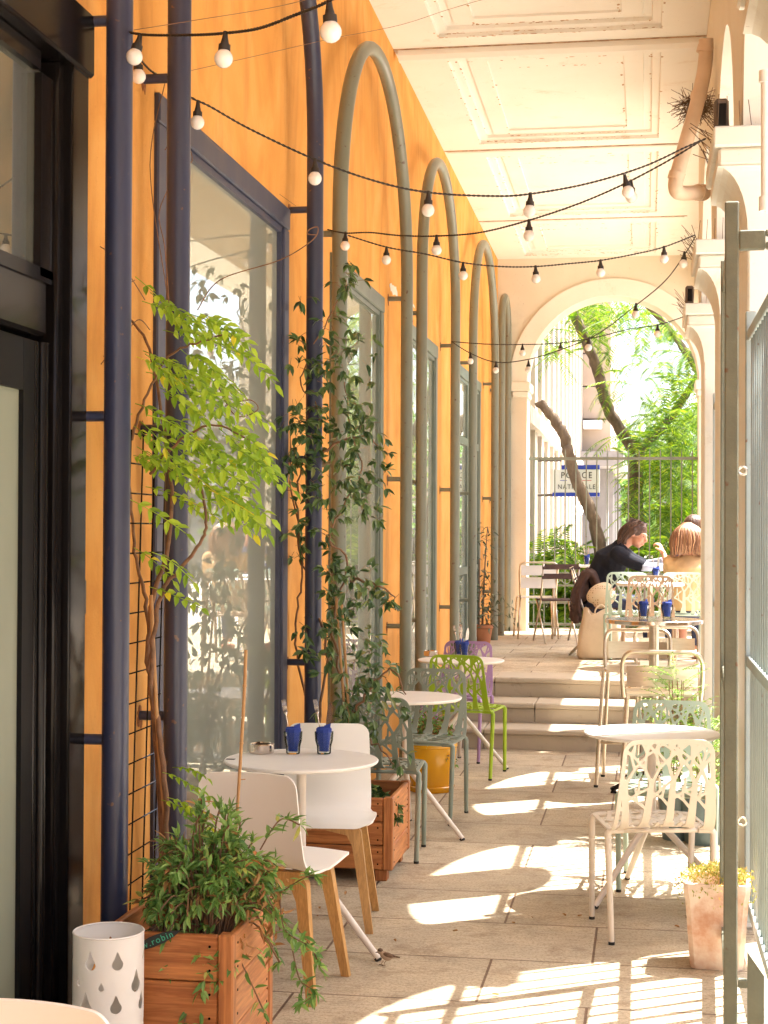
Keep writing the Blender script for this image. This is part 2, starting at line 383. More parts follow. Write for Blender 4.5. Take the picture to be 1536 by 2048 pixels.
M['canvas'] = mat('cream_canvas', (.68, .57, .44), (.60, .50, .38), 6, .9, bump=.3, bscale=18)
def dots():
    m, t, b = _nt('dotted_cream'); v = _coord(t, (1, 1, 1))
    vo = t.nodes.new('ShaderNodeTexVoronoi'); vo.inputs['Scale'].default_value = 46; vo.inputs['Randomness'].default_value = .25; t.links.new(v, vo.inputs['Vector'])
    col = _ramp(t, vo.outputs['Distance'], [(.22, (.30, .19, .10)), (.32, (.66, .52, .36))]); t.links.new(col, b.inputs['Base Color']); b.inputs['Roughness'].default_value = .9; return m
M['dotted'] = dots()
M['feather'] = mat('sparrow_brown', (.20, .12, .07), (.10, .06, .035), 70, .9, lo=.42, hi=.58)
M['feather2'] = mat('sparrow_buff', (.42, .32, .23), (.34, .25, .17), 60, .9)
M['signwhite'] = mat('sign_white', (.80, .80, .80), (.76, .76, .76), 4, .4)
M['signblue'] = mat('sign_blue', (.01, .04, .45), (.012, .045, .42), 4, .4)
M['signdark'] = mat('sign_lettering', (.02, .02, .03), None, 4, .4)
M['signred'] = mat('sign_red', (.55, .06, .04), None, 4, .4)
M['tagtext'] = mat('tag_green_ink', (.05, .42, .25), None, 4, .5)
M['tagblack'] = mat('tag_slate', (.018, .02, .02), None, 10, .6)
M['farwin'] = mat('far_window', (.10, .12, .15), (.14, .16, .18), 2, .15)
M['farwall'] = mat('grey_facade', (.26, .25, .24), (.21, .20, .20), 2, .6)
# bulb: opal glass
m, t, b = _nt('opal_bulb'); b.inputs['Base Color'].default_value = (.84, .79, .74, 1); b.inputs['Roughness'].default_value = .12
b.inputs['Subsurface Weight'].default_value = .0; b.inputs['Coat Weight'].default_value = .5; M['bulb'] = m
# window glass: coated pane, mirrors the arcade and shows a dim room behind
def panemat(name, tint, ior, milk=.68):
    m, t, b = _nt(name); t.nodes.remove(b)
    fr = t.nodes.new('ShaderNodeFresnel'); fr.inputs[0].default_value = ior
    gl = t.nodes.new('ShaderNodeBsdfGlossy'); gl.inputs['Roughness'].default_value = .004; gl.inputs['Color'].default_value = (.92, .95, .90, 1)
    tr = t.nodes.new('ShaderNodeBsdfTransparent'); tr.inputs[0].default_value = (*tint, 1)
    df = t.nodes.new('ShaderNodeBsdfDiffuse'); df.inputs[0].default_value = (.46, .48, .40, 1)
    m1 = t.nodes.new('ShaderNodeMixShader'); m1.inputs[0].default_value = milk
    t.links.new(tr.outputs[0], m1.inputs[1]); t.links.new(df.outputs[0], m1.inputs[2])
    mx = t.nodes.new('ShaderNodeMixShader'); t.links.new(fr.outputs[0], mx.inputs[0])
    t.links.new(m1.outputs[0], mx.inputs[1]); t.links.new(gl.outputs[0], mx.inputs[2])
    t.links.new(mx.outputs[0], t.nodes['Material Output'].inputs[0]); return m
M['pane'] = panemat('window_glass', (.82, .90, .82), 2.5)
M['pane2'] = panemat('transom_glass', (.75, .85, .78), 3.2, .22)
m, t, b = _nt('tumbler_glass'); t.nodes.remove(b)
fr = t.nodes.new('ShaderNodeFresnel'); fr.inputs[0].default_value = 1.25
gl = t.nodes.new('ShaderNodeBsdfGlossy'); gl.inputs['Roughness'].default_value = .02
tr = t.nodes.new('ShaderNodeBsdfTransparent'); tr.inputs[0].default_value = (.93, .96, .95, 1)
mx = t.nodes.new('ShaderNodeMixShader'); t.links.new(fr.outputs[0], mx.inputs[0]); t.links.new(tr.outputs[0], mx.inputs[1]); t.links.new(gl.outputs[0], mx.inputs[2])
t.links.new(mx.outputs[0], t.nodes['Material Output'].inputs[0]); M['glass'] = m
M['curtain'] = mat('room_wall', (.50, .50, .40), (.42, .43, .34), 2, .9)
M['curtain2'] = mat('green_curtain', (.50, .60, .50), (.42, .52, .43), 3, .9, stretch=(1, 12, .2))
# ================================================================ SETTING
WX = -1.75            # ochre wall plane
AX, AXO = .385, .82   # arcade inner / outer plane
CAPZ = 3.28
PZ = .45              # terrace height
EY = 18.8             # end wall
def ceil_z(y): return 5.16 - .018 * y
S0 = Pz(1100, 1501, 0).y; S1 = S0 + .42; S2 = S1 + .46
g = MB(); g.add([(-150, -60, -.006), (200, -60, -.006), (200, 300, -.006), (-150, 300, -.006)], [(0, 1, 2, 3)])
tag(g.build('ground', M['street']), kind='structure')
g = MB(); g.add([(WX - .2, -8, 0), (AXO + .9, -8, 0), (AXO + .9, S0 + .3, 0), (WX - .2, S0 + .3, 0)], [(0, 1, 2, 3)])
tag(g.build('pavement', M['paving']), kind='structure')
g = MB(); g.add([(WX - .2, S2 + .03, PZ), (3.2, S2 + .03, PZ), (3.2, EY + .5, PZ), (WX - .2, EY + .5, PZ)], [(0, 1, 2, 3)])
g.add([(3.2, S2 + .03, 0), (3.2, EY + .5, 0), (3.2, EY + .5, PZ), (3.2, S2 + .03, PZ)], [(0, 1, 2, 3)])
tag(g.build('terrace_pavement', M['paving2']), kind='structure')
st = thing('stone_steps', 'three worn stone steps climbing to the raised terrace', 'steps', (0, S0, 0))
for i, (y, y1) in enumerate(((S0, S1), (S1, S2), (S2, S2 + .5))):
    z0, z1 = i * .15, (i + 1) * .15
    xs = [WX - .1, -1.2 + .35 * (i % 2), -.05 - .3 * (i % 2), .9 + .1 * i, 1.9, 3.2]
    mb = MB()
    for a, c in zip(xs, xs[1:]):
        mb.bbox(a + .002, c - .002, y, y1 + .06, z0 - .05, z1 - .04, .004)
    mb.build('riser', M['step'], st, world=True)
    mb = MB()
    for a, c in zip(xs, xs[1:]):
        mb.bbox(a + .002, c - .002, y - .028, y1 + .05 if i < 2 else y1, z1 - .038, z1 + .003, .009)
    mb.build('tread', M['step'], st, world=True)

# ---- cafe building: ochre wall with openings, black doorway, windows
cafe = thing('cafe_building', 'ochre lime-washed cafe wall with tall glazed windows and a black doorway', 'building', (WX, 9, 0))
ops = []   # (y0,y1,z0,z1)
yd1 = Px(152, 900, WX).y
w1a, w1b = Px(308, 900, WX).y, Px(568, 900, WX).y
w2a, w2b = 8.75, Px(761, 900, WX).y
w3a, w3b = 11.45, Px(870, 900, WX).y
w4a, w4b = 14.55, Px(958, 900, WX).y
ops = [(2.6, yd1, 0, 3.19), (w1a, w1b, .10, 3.17), (w2a, w2b, .10, 3.15), (w3a, w3b, .10, 3.14), (w4a, w4b, PZ, 3.16)]
def wallholes(mb, x, xb, y0, y1, z0, z1, holes):
    ys = sorted({y0, y1} | {h[0] for h in holes} | {h[1] for h in holes}); zs = sorted({z0, z1} | {h[2] for h in holes} | {h[3] for h in holes})
    zs = [z for z in zs if z0 <= z <= z1]
    def solid(a, c):
        for h in holes:
            if h[0] < a < h[1] and h[2] < c < h[3]: return False
        return True
    for a, a2 in zip(ys, ys[1:]):
        for c, c2 in zip(zs, zs[1:]):
            if solid((a + a2) / 2, (c + c2) / 2):
                mb.add([(x, a, c), (x, a2, c), (x, a2, c2), (x, a, c2)], [(0, 1, 2, 3)])
                mb.add([(xb, a, c), (xb, a2, c), (xb, a2, c2), (xb, a, c2)], [(3, 2, 1, 0)])
    for h in holes:
        a, a2, c, c2 = h
        mb.add([(x, a, c), (xb, a, c), (xb, a, c2), (x, a, c2)], [(3, 2, 1, 0)]); mb.add([(x, a2, c), (xb, a2, c), (xb, a2, c2), (x, a2, c2)], [(0, 1, 2, 3)])
        mb.add([(x, a, c2), (xb, a, c2), (xb, a2, c2), (x, a2, c2)], [(3, 2, 1, 0)])
        if c > z0: mb.add([(x, a, c), (xb, a, c), (xb, a2, c), (x, a2, c)], [(0, 1, 2, 3)])
mb = MB(); wallholes(mb, WX, WX - .28, -8, EY + .05, 0, 5.35, ops)
mb.build('wall', M['ochre'], cafe, world=True)
# rooms behind the glass
mb = MB()
x0, x1 = WX - 2.6, WX - .30
mb.add([(x0, 5.3, 0), (x0, 18, 0), (x0, 18, 3.4), (x0, 5.3, 3.4)], [(0, 1, 2, 3)])
mb.add([(x0, 5.3, 3.4), (x0, 18, 3.4), (x1, 18, 3.4), (x1, 5.3, 3.4)], [(0, 1, 2, 3)])
mb.add([(x0, 5.3, .02), (x0, 18, .02), (x1, 18, .02), (x1, 5.3, .02)], [(3, 2, 1, 0)])
for y in (5.3, 8.25, 11.0, 13.9, 18): mb.add([(x0, y, 0), (x1, y, 0), (x1, y, 3.4), (x0, y, 3.4)], [(0, 1, 2, 3)])
mb.build('room', M['curtain'], cafe, world=True)
for a, c in ((w1b - .62, w1b - .12), (w2b - .9, w2b - .1), (w3b - .6, w3b - .1), (w4a + .1, w4b - .3)):
    mb = MB(); n = 14; P = []
    for i in range(n * 3 + 1):
        y = a + (c - a) * i / (n * 3); xx = WX - .42 + .02 * math.sin(i * 2.1)
        P += [(xx, y, .2), (xx, y, 3.2)]
    mb.add(P, [(2 * i, 2 * i + 2, 2 * i + 3, 2 * i + 1) for i in range(n * 3)])
    mb.build('curtain', M['curtain2'], cafe, world=True)
def window(y0, y1, z0, z1, fm, fw=.055, proud=.022, mull=()):
    g = .003
    mb = MB(); xa, xb = WX - .10, WX + proud
    for (a, c, e, f) in ((y0 - .02, y1 + .02, z1 - fw, z1 + .02), (y0 - .02, y1 + .02, z0 - .02, z0 + fw)):
        mb.bbox(xa, xb, a, c, e, f, .006)
    for (a, c) in ((y0 - .02, y0 + fw), (y1 - fw, y1 + .02)): mb.bbox(xa, xb - .004, a, c, z0 + fw + .001, z1 - fw - .001, .006)
    fr = mb.build('window', fm, cafe, world=True)
    mb = MB(); i = fw + .002; w = .028
    for (a, c, e, f) in ((y0 + i, y1 - i, z1 - i - w, z1 - i), (y0 + i, y1 - i, z0 + i, z0 + i + w), (y0 + i, y0 + i + w, z0 + i + w, z1 - i - w), (y1 - i - w, y1 - i, z0 + i + w, z1 - i - w)):
        mb.bx(WX - .045, WX + .006, a, c, e, f)
    for (ax_, p) in mull:
        if ax_ == 'z': mb.bx(WX - .044, WX + .010, y0 + i + w, y1 - i - w, p, p + .07)
        else: mb.bx(WX - .043, WX + .008, p, p + .06, z0 + i + w, z1 - i - w)
    mb.build('sash', fm, fr, world=True)
    mb = MB(); x = WX - .018
    mb.bx(x - .004, x + .004, y0 + i + w * .5, y1 - i - w * .5, z0 + i + w * .5, z1 - i - w * .5)
    mb.build('pane', M['pane'], fr, world=True)
window(*ops[1], M['navyframe'], .085)
window(*ops[2], M['sageframe'], .085)
window(*ops[3], M['sageframe'], .085)
window(*ops[4], M['sageframe'], .085, mull=(('z', 2.45), ('y', 15.6), ('z', 1.2)))
# black doorway
y0, y1, z1 = 2.6, yd1, 3.19
mb = MB()
mb.bbox(WX - .12, WX + .035, y1 - .14, y1, 0, z1 - .002, .006)
mb.bbox(WX - .14, WX + .012, y1 - .205, y1 - .142, 0, 3.02, .008)
mb.bbox(WX - .16, WX - .06, y1 - .31, y1 - .207, 0, 3.02, .008)
mb.bbox(WX - .10, WX + .05, y0, y1 + .012, z1 - .17, z1 + .03, .01)
mb.bbox(WX - .16, WX + .02, y0, y1 - .302, 2.18, 2.34, .01)
mb.tube([(WX - .02, y1 - .235, .0), (WX - .02, y1 - .235, 2.17)], .020, 12)
mb.tube([(WX - .035, y1 - .285, .0), (WX - .035, y1 - .285, 2.17)], .018, 12)
df = mb.build('door_frame', M['black'], cafe, smooth=40, world=True)
yt_ = Px(112, 400, WX).y
mb = MB(); mb.bx(WX - .13, WX - .0, y0, y1 - .31, 2.96, 3.015); mb.bx(WX - .13, WX + .0, yt_, y1 - .305, 2.36, 2.955); mb.bx(WX - .13, WX - .0, y0, yt_ - .001, 2.345, 2.385)
tw = mb.build('transom', M['black'], df, world=True)
mb = MB(); mb.bx(WX - .03, WX - .022, y0, yt_ + .01, 2.375, 2.97); mb.build('transom_pane', M['pane2'], df, world=True)
yl = Px(44, 1200, WX - .02).y
mb = MB(); mb.bx(WX - .06, WX - .02, yl, y1 - .262, 0.01, 2.17); mb.bx(WX - .06, WX - .0202, y0, yl - .001, 2.02, 2.17); mb.bx(WX - .06, WX - .0202, y0, yl - .001, .01, .12)
dl = mb.build('door', M['blackmat'], cafe, world=True)
mb = MB(); mb.bx(WX - .05, WX - .034, y0, yl, .12, 2.02); mb.build('door_panel', M['frost'], dl, world=True)
mb = MB(); mb.bx(WX - 1.4, WX - 1.38, 2.3, 5.2, 0, 3.4); mb.bx(WX - 1.4, WX - .3, 2.3, 2.32, 0, 3.4); mb.bx(WX - 1.4, WX - .3, 5.2, 5.22, 0, 3.4); mb.build('door_lobby', M['curtain'], cafe, world=True)
mb = MB(); zc = Px(152, 1195, WX).z; mb.bbox(WX - .02, WX + .016, y1 + .002, y1 + .06, zc - .055, zc + .055, .004)
dh = mb.build('door_catch', M['box'], cafe, world=True)
mb = MB(); mb.bx(WX + .016, WX + .018, y1 + .004, y1 + .018, zc, zc + .05); mb.build('sticker', M['signblue'], dh, world=True)
# chipped plaster patch and dangling strip on the wall
mb = MB(); pr = random.Random(4); pc = Px(787, 580, WX)
pts = [(.20 * math.cos(a) * (.7 + .3 * pr.random()), .045 * math.sin(a) * (.5 + .6 * pr.random())) for a in [k * math.pi / 9 for k in range(18)]]
mb.prism(pts, lambda a, c, h: Vector((WX + .001 + h, pc.y + a, pc.z + c)), .003)
mb.build('chipped_patch', M['cream'], cafe, world=True)

# ---- arcade: ceiling, piers, arches, end wall
arc = thing('arcade', 'cream plastered arcade with coffered ceiling, square piers and a round end arch', 'arcade', (AX, 9, 0))
mb = MB()
def cz(x, y, dz=0): return (x, y, ceil_z(y) + dz)
xL, xR = WX - .28, AX + .5
def cpanel(mb, y0, y1, flat=False):
    """one bay of ceiling with nested stepped mouldings"""
    if flat:
        mb.add([cz(xL, y0), cz(xR, y0), cz(xR, y1), cz(xL, y1)], [(3, 2, 1, 0)]); return
    rings = [(xL, xR, y0, y1, 0), (WX + .34, AX - .30, y0 + .26, y1 - .20, 0), (WX + .345, AX - .305, y0 + .265, y1 - .205, .028), (WX + .40, AX - .36, y0 + .32, y1 - .26, .034),
             (WX + .405, AX - .365, y0 + .325, y1 - .265, .058), (WX + .46, AX - .42, y0 + .38, y1 - .32, .062), (WX + .465, AX - .425, y0 + .385, y1 - .325, .045), (WX + .60, AX - .56, y0 + .50, y1 - .42, .045), (WX + .603, AX - .563, y0 + .503, y1 - .423, .06)]
    n0 = len(mb.v)
    for (a, c, e, f, d) in rings: mb.v += [cz(a, e, d), cz(c, e, d), cz(c, f, d), cz(a, f, d)]
    for i in range(len(rings) - 1):
        for k in range(4):
            mb.f.append((n0 + 4 * i + k, n0 + 4 * i + 4 + k, n0 + 4 * i + 4 + (k + 1) % 4, n0 + 4 * i + (k + 1) % 4))
    l = n0 + 4 * (len(rings) - 1); mb.f.append((l + 3, l + 2, l + 1, l))
YB = [-2.6, .1, 2.8, 5.5, 8.2, 10.95, 13.75, 16.65, EY]
for a, c in zip(YB, YB[1:]): cpanel(mb, a, c)
mb.build('ceiling', M['ceil'], arc, world=True)
fr_ = random.Random(77)
for ya_, yb_ in zip(YB[2:], YB[3:]):     # flaked paint and mould spots along the mouldings
    mb = MB()
    for (xa, xb_, e, f, dz) in ((WX + .34, AX - .30, ya_ + .26, yb_ - .20, .0), (WX + .40, AX - .36, ya_ + .32, yb_ - .26, .033), (WX + .60, AX - .56, ya_ + .50, yb_ - .42, .044)):
        for k in range(75):
            side = fr_.choice((0, 1, 1, 1, 2, 3)); j = fr_.gauss(0, .008); u_ = fr_.random() ** 1.3
            x, y = [(xa + j, e + (f - e) * u_), (xa + (xb_ - xa) * u_, f + j - .01), (xb_ + j, e + (f - e) * u_), (xa + (xb_ - xa) * u_, e + j)][side]
            if dz > .0: x, y = x + (.012 if side == 0 else -.012 if side == 2 else 0), y + (.012 if side == 3 else -.012 if side == 1 else 0)
            n_ = 6; r_ = fr_.uniform(.003, .011); st_ = fr_.uniform(1, 2.6)
            P = [(x + r_ * (st_ if side in (1, 3) else 1) * math.cos(a) * fr_.uniform(.6, 1.3), y + r_ * (1 if side in (1, 3) else st_) * math.sin(a) * fr_.uniform(.6, 1.3)) for a in [2 * math.pi * q / n_ for q in range(n_)]]
            mb.add([cz(px_, py_, -.0015) for px_, py_ in P], [tuple(range(n_))])
    tag(mb.build('mould_spots', M['grime'], arc, world=True), kind='stuff')
for y in YB[1:-1]:
    mb = MB()
    w = .11 if y < 12 else .05; d = .07 if y < 12 else .022
    P = []
    for x in (WX + .03, AX - .02):
        for (yy, dd) in ((y, -.001), (y, -d * .6), (y + w * .25, -d), (y + w * .8, -d), (y + w, -.001)): P.append(cz(x, yy, dd))
    mb.add(P, [(0, 1, 2, 3, 4), (9, 8, 7, 6, 5)] + [(i, i + 5, i + 6, i + 1) for i in range(4)])
    mb.build('cross_moulding', M['ceil'], arc, world=True)
for y in YB[1:-1]:
    mb = MB(); mb.box((-.68, y - .008, ceil_z(y) - .004), (2.15, .010, .006)); mb.build('ceiling_joint', M['grime'], arc, world=True)
SP, PW = 2.57, .72
pf = [6.72 + SP * k for k in range(-4, 3)]     # pier fronts
RAD = (SP - PW) / 2
top = 5.35
# arcade wall above the springing with round arches
def arch_wall(mb, x0, x1, y0, y1, zs, r, yc, ztop, n=20):
    P = [(yc - r * math.cos(math.pi * k / n), zs + r * math.sin(math.pi * k / n)) for k in range(n + 1)]
    for i in range(n):
        (a, b_), (c, d) = P[i], P[i + 1]
        for x, fl in ((x0, 0), (x1, 1)):
            q = [(x, a, b_), (x, c, d), (x, c, ztop), (x, a, ztop)]; mb.add(q, [(0, 1, 2, 3) if fl else (3, 2, 1, 0)])
        mb.add([(x0, a, b_), (x1, a, b_), (x1, c, d), (x0, c, d)], [(0, 1, 2, 3)])
mb = MB()
for p in pf[:-1]:
    arch_wall(mb, AX, AXO, p + PW, p + SP, CAPZ - .02, RAD, p + PW + RAD, top)
for p in pf:
    mb.bx(AX, AXO, p, p + PW, CAPZ - .02, top)
mb.bx(AX + .22, AXO + .3, pf[-1] + PW, EY, 4.3, top)
mb.build('spandrel_wall', M['cream'], arc, world=True)
for p in pf[:-1]:      # unseen pendant added in each outer arch to cast rounded shadows on the paving
    yc_ = p + PW + RAD - .02; mb = MB(); hw_ = .27
    poly = [(yc_ - hw_, CAPZ + RAD - .06), (yc_ - hw_, 2.98)] + [(yc_ - hw_ * math.cos(a), 2.98 - hw_ * math.sin(a)) for a in [math.pi * k / 12 for k in range(1, 12)]] + [(yc_ + hw_, 2.98), (yc_ + hw_, CAPZ + RAD - .06)]
    mb.prism(poly, lambda a, c, h: Vector((AXO - .12 + h, a, c)), .06); mb.build('shadow_pendant', M['cream'], arc, world=True)
for i, p in enumerate(pf):
    mb = MB(); z0 = 0
    mb.bbox(AX + .02, AXO - .02, p + .02, p + PW - .02, .0, CAPZ - .40, .008)
    mb.bbox(AX - .02, AXO + .02, p - .02, p + PW + .02, 0, .16, .01)
    # cavetto console under the capital
    n = 8; P = []
    for k in range(n + 1):
        a = math.pi / 2 * k / n; P.append((.125 * (1 - math.cos(a)), CAPZ - .42 + .26 * math.sin(a)))
    prev = None
    for (o, z) in P:
        ring = [(AX + .02 - o, p + .02 - o * .5, z), (AXO - .02 + o, p + .02 - o * .5, z), (AXO - .02 + o, p + PW - .02 + o * .5, z), (AX + .02 - o, p + PW - .02 + o * .5, z)]
        n1 = len(mb.v); mb.v += ring
        if prev is not None: mb.f += [(prev + k, prev + (k + 1) % 4, n1 + (k + 1) % 4, n1 + k) for k in range(4)]
        prev = n1
    mb.build('pier', M['cream'], arc, world=True)
    mb = MB()
    mb.bbox(.282, AXO + .10, p - .045, p + PW + .045, CAPZ - .16, CAPZ - .085, .012)
    mb.bbox(.262, AXO + .12, p - .065, p + PW + .065, CAPZ - .083, CAPZ, .008)
    mb.build('capital', M['cream'], arc, world=True)
# end wall with round opening
ac = Py(1225, 762, EY); ax0, ax1 = Py(1053, 1000, EY).x, Py(1397, 1000, EY).x
rc = (ax1 - ax0) / 2; xc = (ax0 + ax1) / 2; zs = Py(1225, 592, EY).z - rc
mb = MB()
def endwall(mb, y0, y1, r, z_s, x0, x1, zt, n=32):
    P = [(xc - r * math.cos(math.pi * k / n), z_s + r * math.sin(math.pi * k / n)) for k in range(n + 1)]
    for i in range(n):
        (a, b_), (c, d) = P[i], P[i + 1]
        mb.add([(a, y0, b_), (c, y0, d), (c, y0, zt), (a, y0, zt)], [(0, 1, 2, 3)]); mb.add([(a, y1, b_), (c, y1, d), (c, y1, zt), (a, y1, zt)], [(3, 2, 1, 0)])
        mb.add([(a, y0, b_), (a, y1, b_), (c, y1, d), (c, y0, d)], [(0, 1, 2, 3)])
    mb.bx(x0, xc - r, y0, y1, 0, zt); mb.bx(xc + r, x1, y0, y1, 0, zt)
endwall(mb, EY, EY + .45, rc, zs, WX - .28, 1.35, 5.35)
mb.build('end_wall', M['peach'], arc, world=True)
mb = MB(); n = 32; r0, r1 = rc + .002, rc + .20
for i in range(n):
    a, c = math.pi * i / n, math.pi * (i + 1) / n
    q = []
    for y in (EY - .035, EY - .0005):
        for (r_, an) in ((r0, a), (r1, a), (r1, c), (r0, c)): q.append((xc - r_ * math.cos(an), y, zs + r_ * math.sin(an)))
    mb.add(q, [(0, 1, 2, 3), (0, 3, 7, 4), (2, 1, 5, 6)])
mb.build('archivolt', M['cream'], arc, world=True)
for a, c in ((ax0 - .19, ax0 + .04), (ax1 - .04, ax1 + .19)):
    mb = MB(); mb.bbox(a, c, EY - .06, EY + .47, zs - .11, zs, .01); mb.bbox(a + .02, c - .02, EY - .04, EY + .46, zs - .18, zs - .112, .01); mb.build('impost', M['cream'], arc, world=True)
mb = MB()
for (x, y, s_) in [(WX + .6 + .13 * k, EY - .03, 1) for k in range(0)]: pass

# ---- bird spikes on the capitals, flood lights, drainpipe, nests
rs = random.Random(11)
for i, p in enumerate(pf[3:7]):
    mb = MB(); y = p - .05
    for k in range(13):
        x = .28 + k * .045; b0 = Vector((x, y, CAPZ)); mb.tube([b0, b0 + Vector((rs.uniform(-.015, .015), rs.uniform(-.02, .02), rs.uniform(.10, .13)))], .0016, 4)
    for k in range(16):
        yy = p - .05 + k * .05; b0 = Vector((.272, yy, CAPZ)); mb.tube([b0, b0 + Vector((rs.uniform(-.10, -.02), rs.uniform(-.03, .03), rs.uniform(.03, .11)))], .0016, 4)
    mb.bx(.268, .276, p - .055, p + .78, CAPZ + .0005, CAPZ + .006)
    w_ = ['nearest', 'second', 'third', 'farthest'][i]
    tag(mb.build('bird_spikes', M['nest']), ['thin wire bird spikes on the first pier capital, beyond the gate post top', 'thin wire bird spikes on the second pier capital where the bulb strings meet', 'thin wire bird spikes on the third pier capital beside the end arch', 'thin wire bird spikes on the farthest pier capital'][i], 'bird spikes', 'wire bird spikes along the pier capitals')
for i, p in enumerate((pf[4], pf[6])):
    o = thing('floodlight', ['dark brown box flood lamp on the capital nearest the camera', 'small dark box flood lamp on the capital beside the end arch'][i], 'lamp', (.302, p + .10, CAPZ), 0, 'box lamps on the capitals')
    mb = MB(); mb.bbox(-.032, .028, -.05, .05, .004, .145, .012); mb.build('housing', M['box'], o)
    mb = MB(); mb.bx(-.018, .016, -.058, -.0505, .03, .12); mb.build('lens', M['black'], o)
dp = thing('drainpipe', 'cream plastic drainpipe bending down from the ceiling to a pier', 'pipe', (.3, 9.1, 4.4))
P = [Py(1412, 78, 9.5), Py(1412, 108, 9.5), Py(1407, 150, 9.4), Py(1392, 215, 9.3), Py(1372, 285, 9.2), Py(1353, 355, 9.15), Py(1352, 378, 9.15), Py(1362, 386, 9.2), Py(1400, 385, 9.45)]
mb = MB(); mb.tube(smooth_path(P, 5), .042, 16); mb.build('pipe', M['pvc'], dp, smooth=50, world=True)
for (u, v, y, r_) in ((1412, 92, 9.5, .047), (1399, 185, 9.35, .046), (1355, 345, 9.15, .047), (1395, 385, 9.42, .048)):
    q = Py(u, v, y); q2 = Py(u - 4, v + 14, y) if v < 380 else Py(u + 12, v, y + .1)
    mb = MB(); mb.tube([q, q2], r_, 16); mb.build('collar', M['pvc'], dp, smooth=50, world=True)
mb = MB()
nc = Py(1393, 205, 9.55)
for k in range(420):
    d = Vector((rs.gauss(0, 1), rs.gauss(0, 1), rs.gauss(0, .7))); d.normalize()
    a = nc + Vector((d.x * .10, d.y * .08, d.z * .09)) * rs.random() ** .5 + Vector((0, 0, -.02))
    e = a + Vector((rs.gauss(0, .05), rs.gauss(0, .05), rs.gauss(-.02, .04)))
    mb.tube([a, e], .0018, 3, cap=False)
tag(mb.build('bird_nest', M['nest']), 'untidy brown twig nest wedged behind the cream drainpipe', 'nest')

# ---- exterior beyond the end arch
def blockb(o, name, mt, *b): mb = MB(); mb.bx(*b); return mb.build(name, mt, o, world=True)
pb = thing('police_building', 'pale stone building with tall pilasters beyond the railing, carrying the police sign', 'building', (-3, 25, 0))
fx = -1.72
mb = MB(); mb.bx(fx - 6, fx, EY + 1.4, 38, 0, 12); mb.build('facade', M['stone'], pb, world=True)
for k in range(13):
    y = EY + 1.7 + k * 1.42
    mb = MB(); mb.bx(fx + .002, fx + .20, y, y + .5, 0, 12); mb.build('pilaster', M['stone2'], pb, world=True)
    for z0, z1 in ((.9, 2.6), (3.6, 5.4), (6.3, 8)):
        mb = MB(); mb.bx(fx + .001, fx + .03, y + .62, y + 1.28, z0, z1); mb.build('window', M['farwin'], pb, world=True)
mb = MB(); mb.bx(fx + .002, fx + .26, EY + 1.5, 38, 3.0, 3.22); mb.bx(fx + .002, fx + .24, EY + 1.5, 38, 8.4, 8.8); mb.build('cornice', M['stone2'], pb, world=True)
wg = thing('stone_wing', 'projecting stone wing with blank courses behind the fork of the tree', 'building', (-1.2, 38, 0))
xw0, xw1 = fx - 3, Py(1222, 800, 38).x
mb = MB()
zz = Py(1200, 905, 38).z
for k in range(12): mb.bbox(xw0, xw1, 38.0, 46, zz + .02 + k * .78, zz + .775 + k * .78, .02)
mb.build('wall', M['stone'], wg, world=True)
xs1 = Py(1247, 905, 37.5).x
mb = MB(); mb.bx(xw0, xs1, 37.3, 46.5, zz - .35, zz); mb.build('canopy_slab', M['farwall'], wg, world=True)
mb = MB(); mb.bx(xw0, Py(1212, 905, 39).x, 39, 46, 0, zz - .352); mb.build('ground_floor', M['farwall'], wg, world=True)
for k in range(7):
    x = Py(1222 + 3.5 * k, 1000, 39 + 3 * k).x
    mb = MB(); mb.bx(x - .05, x + .05, 39 + 3 * k, 39.4 + 3 * k, 0, zz - .36); mb.build('column', M['farwall'], wg, world=True)
mb = MB(); q = Py(1185, 850, 37.9); mb.bbox(q.x - .22, q.x + .22, 37.7, 37.99, q.z - .10, q.z + .10, .02)
tag(mb.build('wall_lamp', M['signwhite']), 'white box lamp fixed high on the stone wing', 'lamp')
# police sign (writing kept as photographed)
D = 23.0
sg = thing('police_sign', 'white hanging POLICE NATIONALE sign with blue bands behind the leaning trunk', 'sign', Py(1152, 960, D))
a, c = Py(1104, 930, D), Py(1199, 992, D)
def srect(u0, v0, u1, v1, y0, y1):
    p, q = Py(u0, v0, D), Py(u1, v1, D); mb = MB(); mb.bx(p.x, q.x, y0, y1, q.z, p.z); return mb
srect(1105, 939, 1199, 985, D, D + .10).build('board', M['signwhite'], sg, world=True)
srect(1123, 930, 1199, 938.8, D - .004, D + .104).build('blue_band', M['signblue'], sg, world=True)
srect(1105, 985.2, 1199, 993, D - .004, D + .104).build('blue_band', M['signblue'], sg, world=True)
srect(1120, 960.5, 1134, 961.6, D - .003, D).build('rule', M['signblue'], sg, world=True)
srect(1158, 960.5, 1183, 961.6, D - .003, D).build('rule', M['signred'], sg, world=True)
mb = MB(); p = Py(1108, 990, D); mb.tube([(fx + .1, D + .05, p.z), (p.x + .1, D + .05, p.z)], .02, 8); mb.tube([(fx + .1, D + .05, p.z + .5), (p.x + .1, D + .05, p.z + .5)], .02, 8); mb.build('arm', M['box'], sg, world=True)
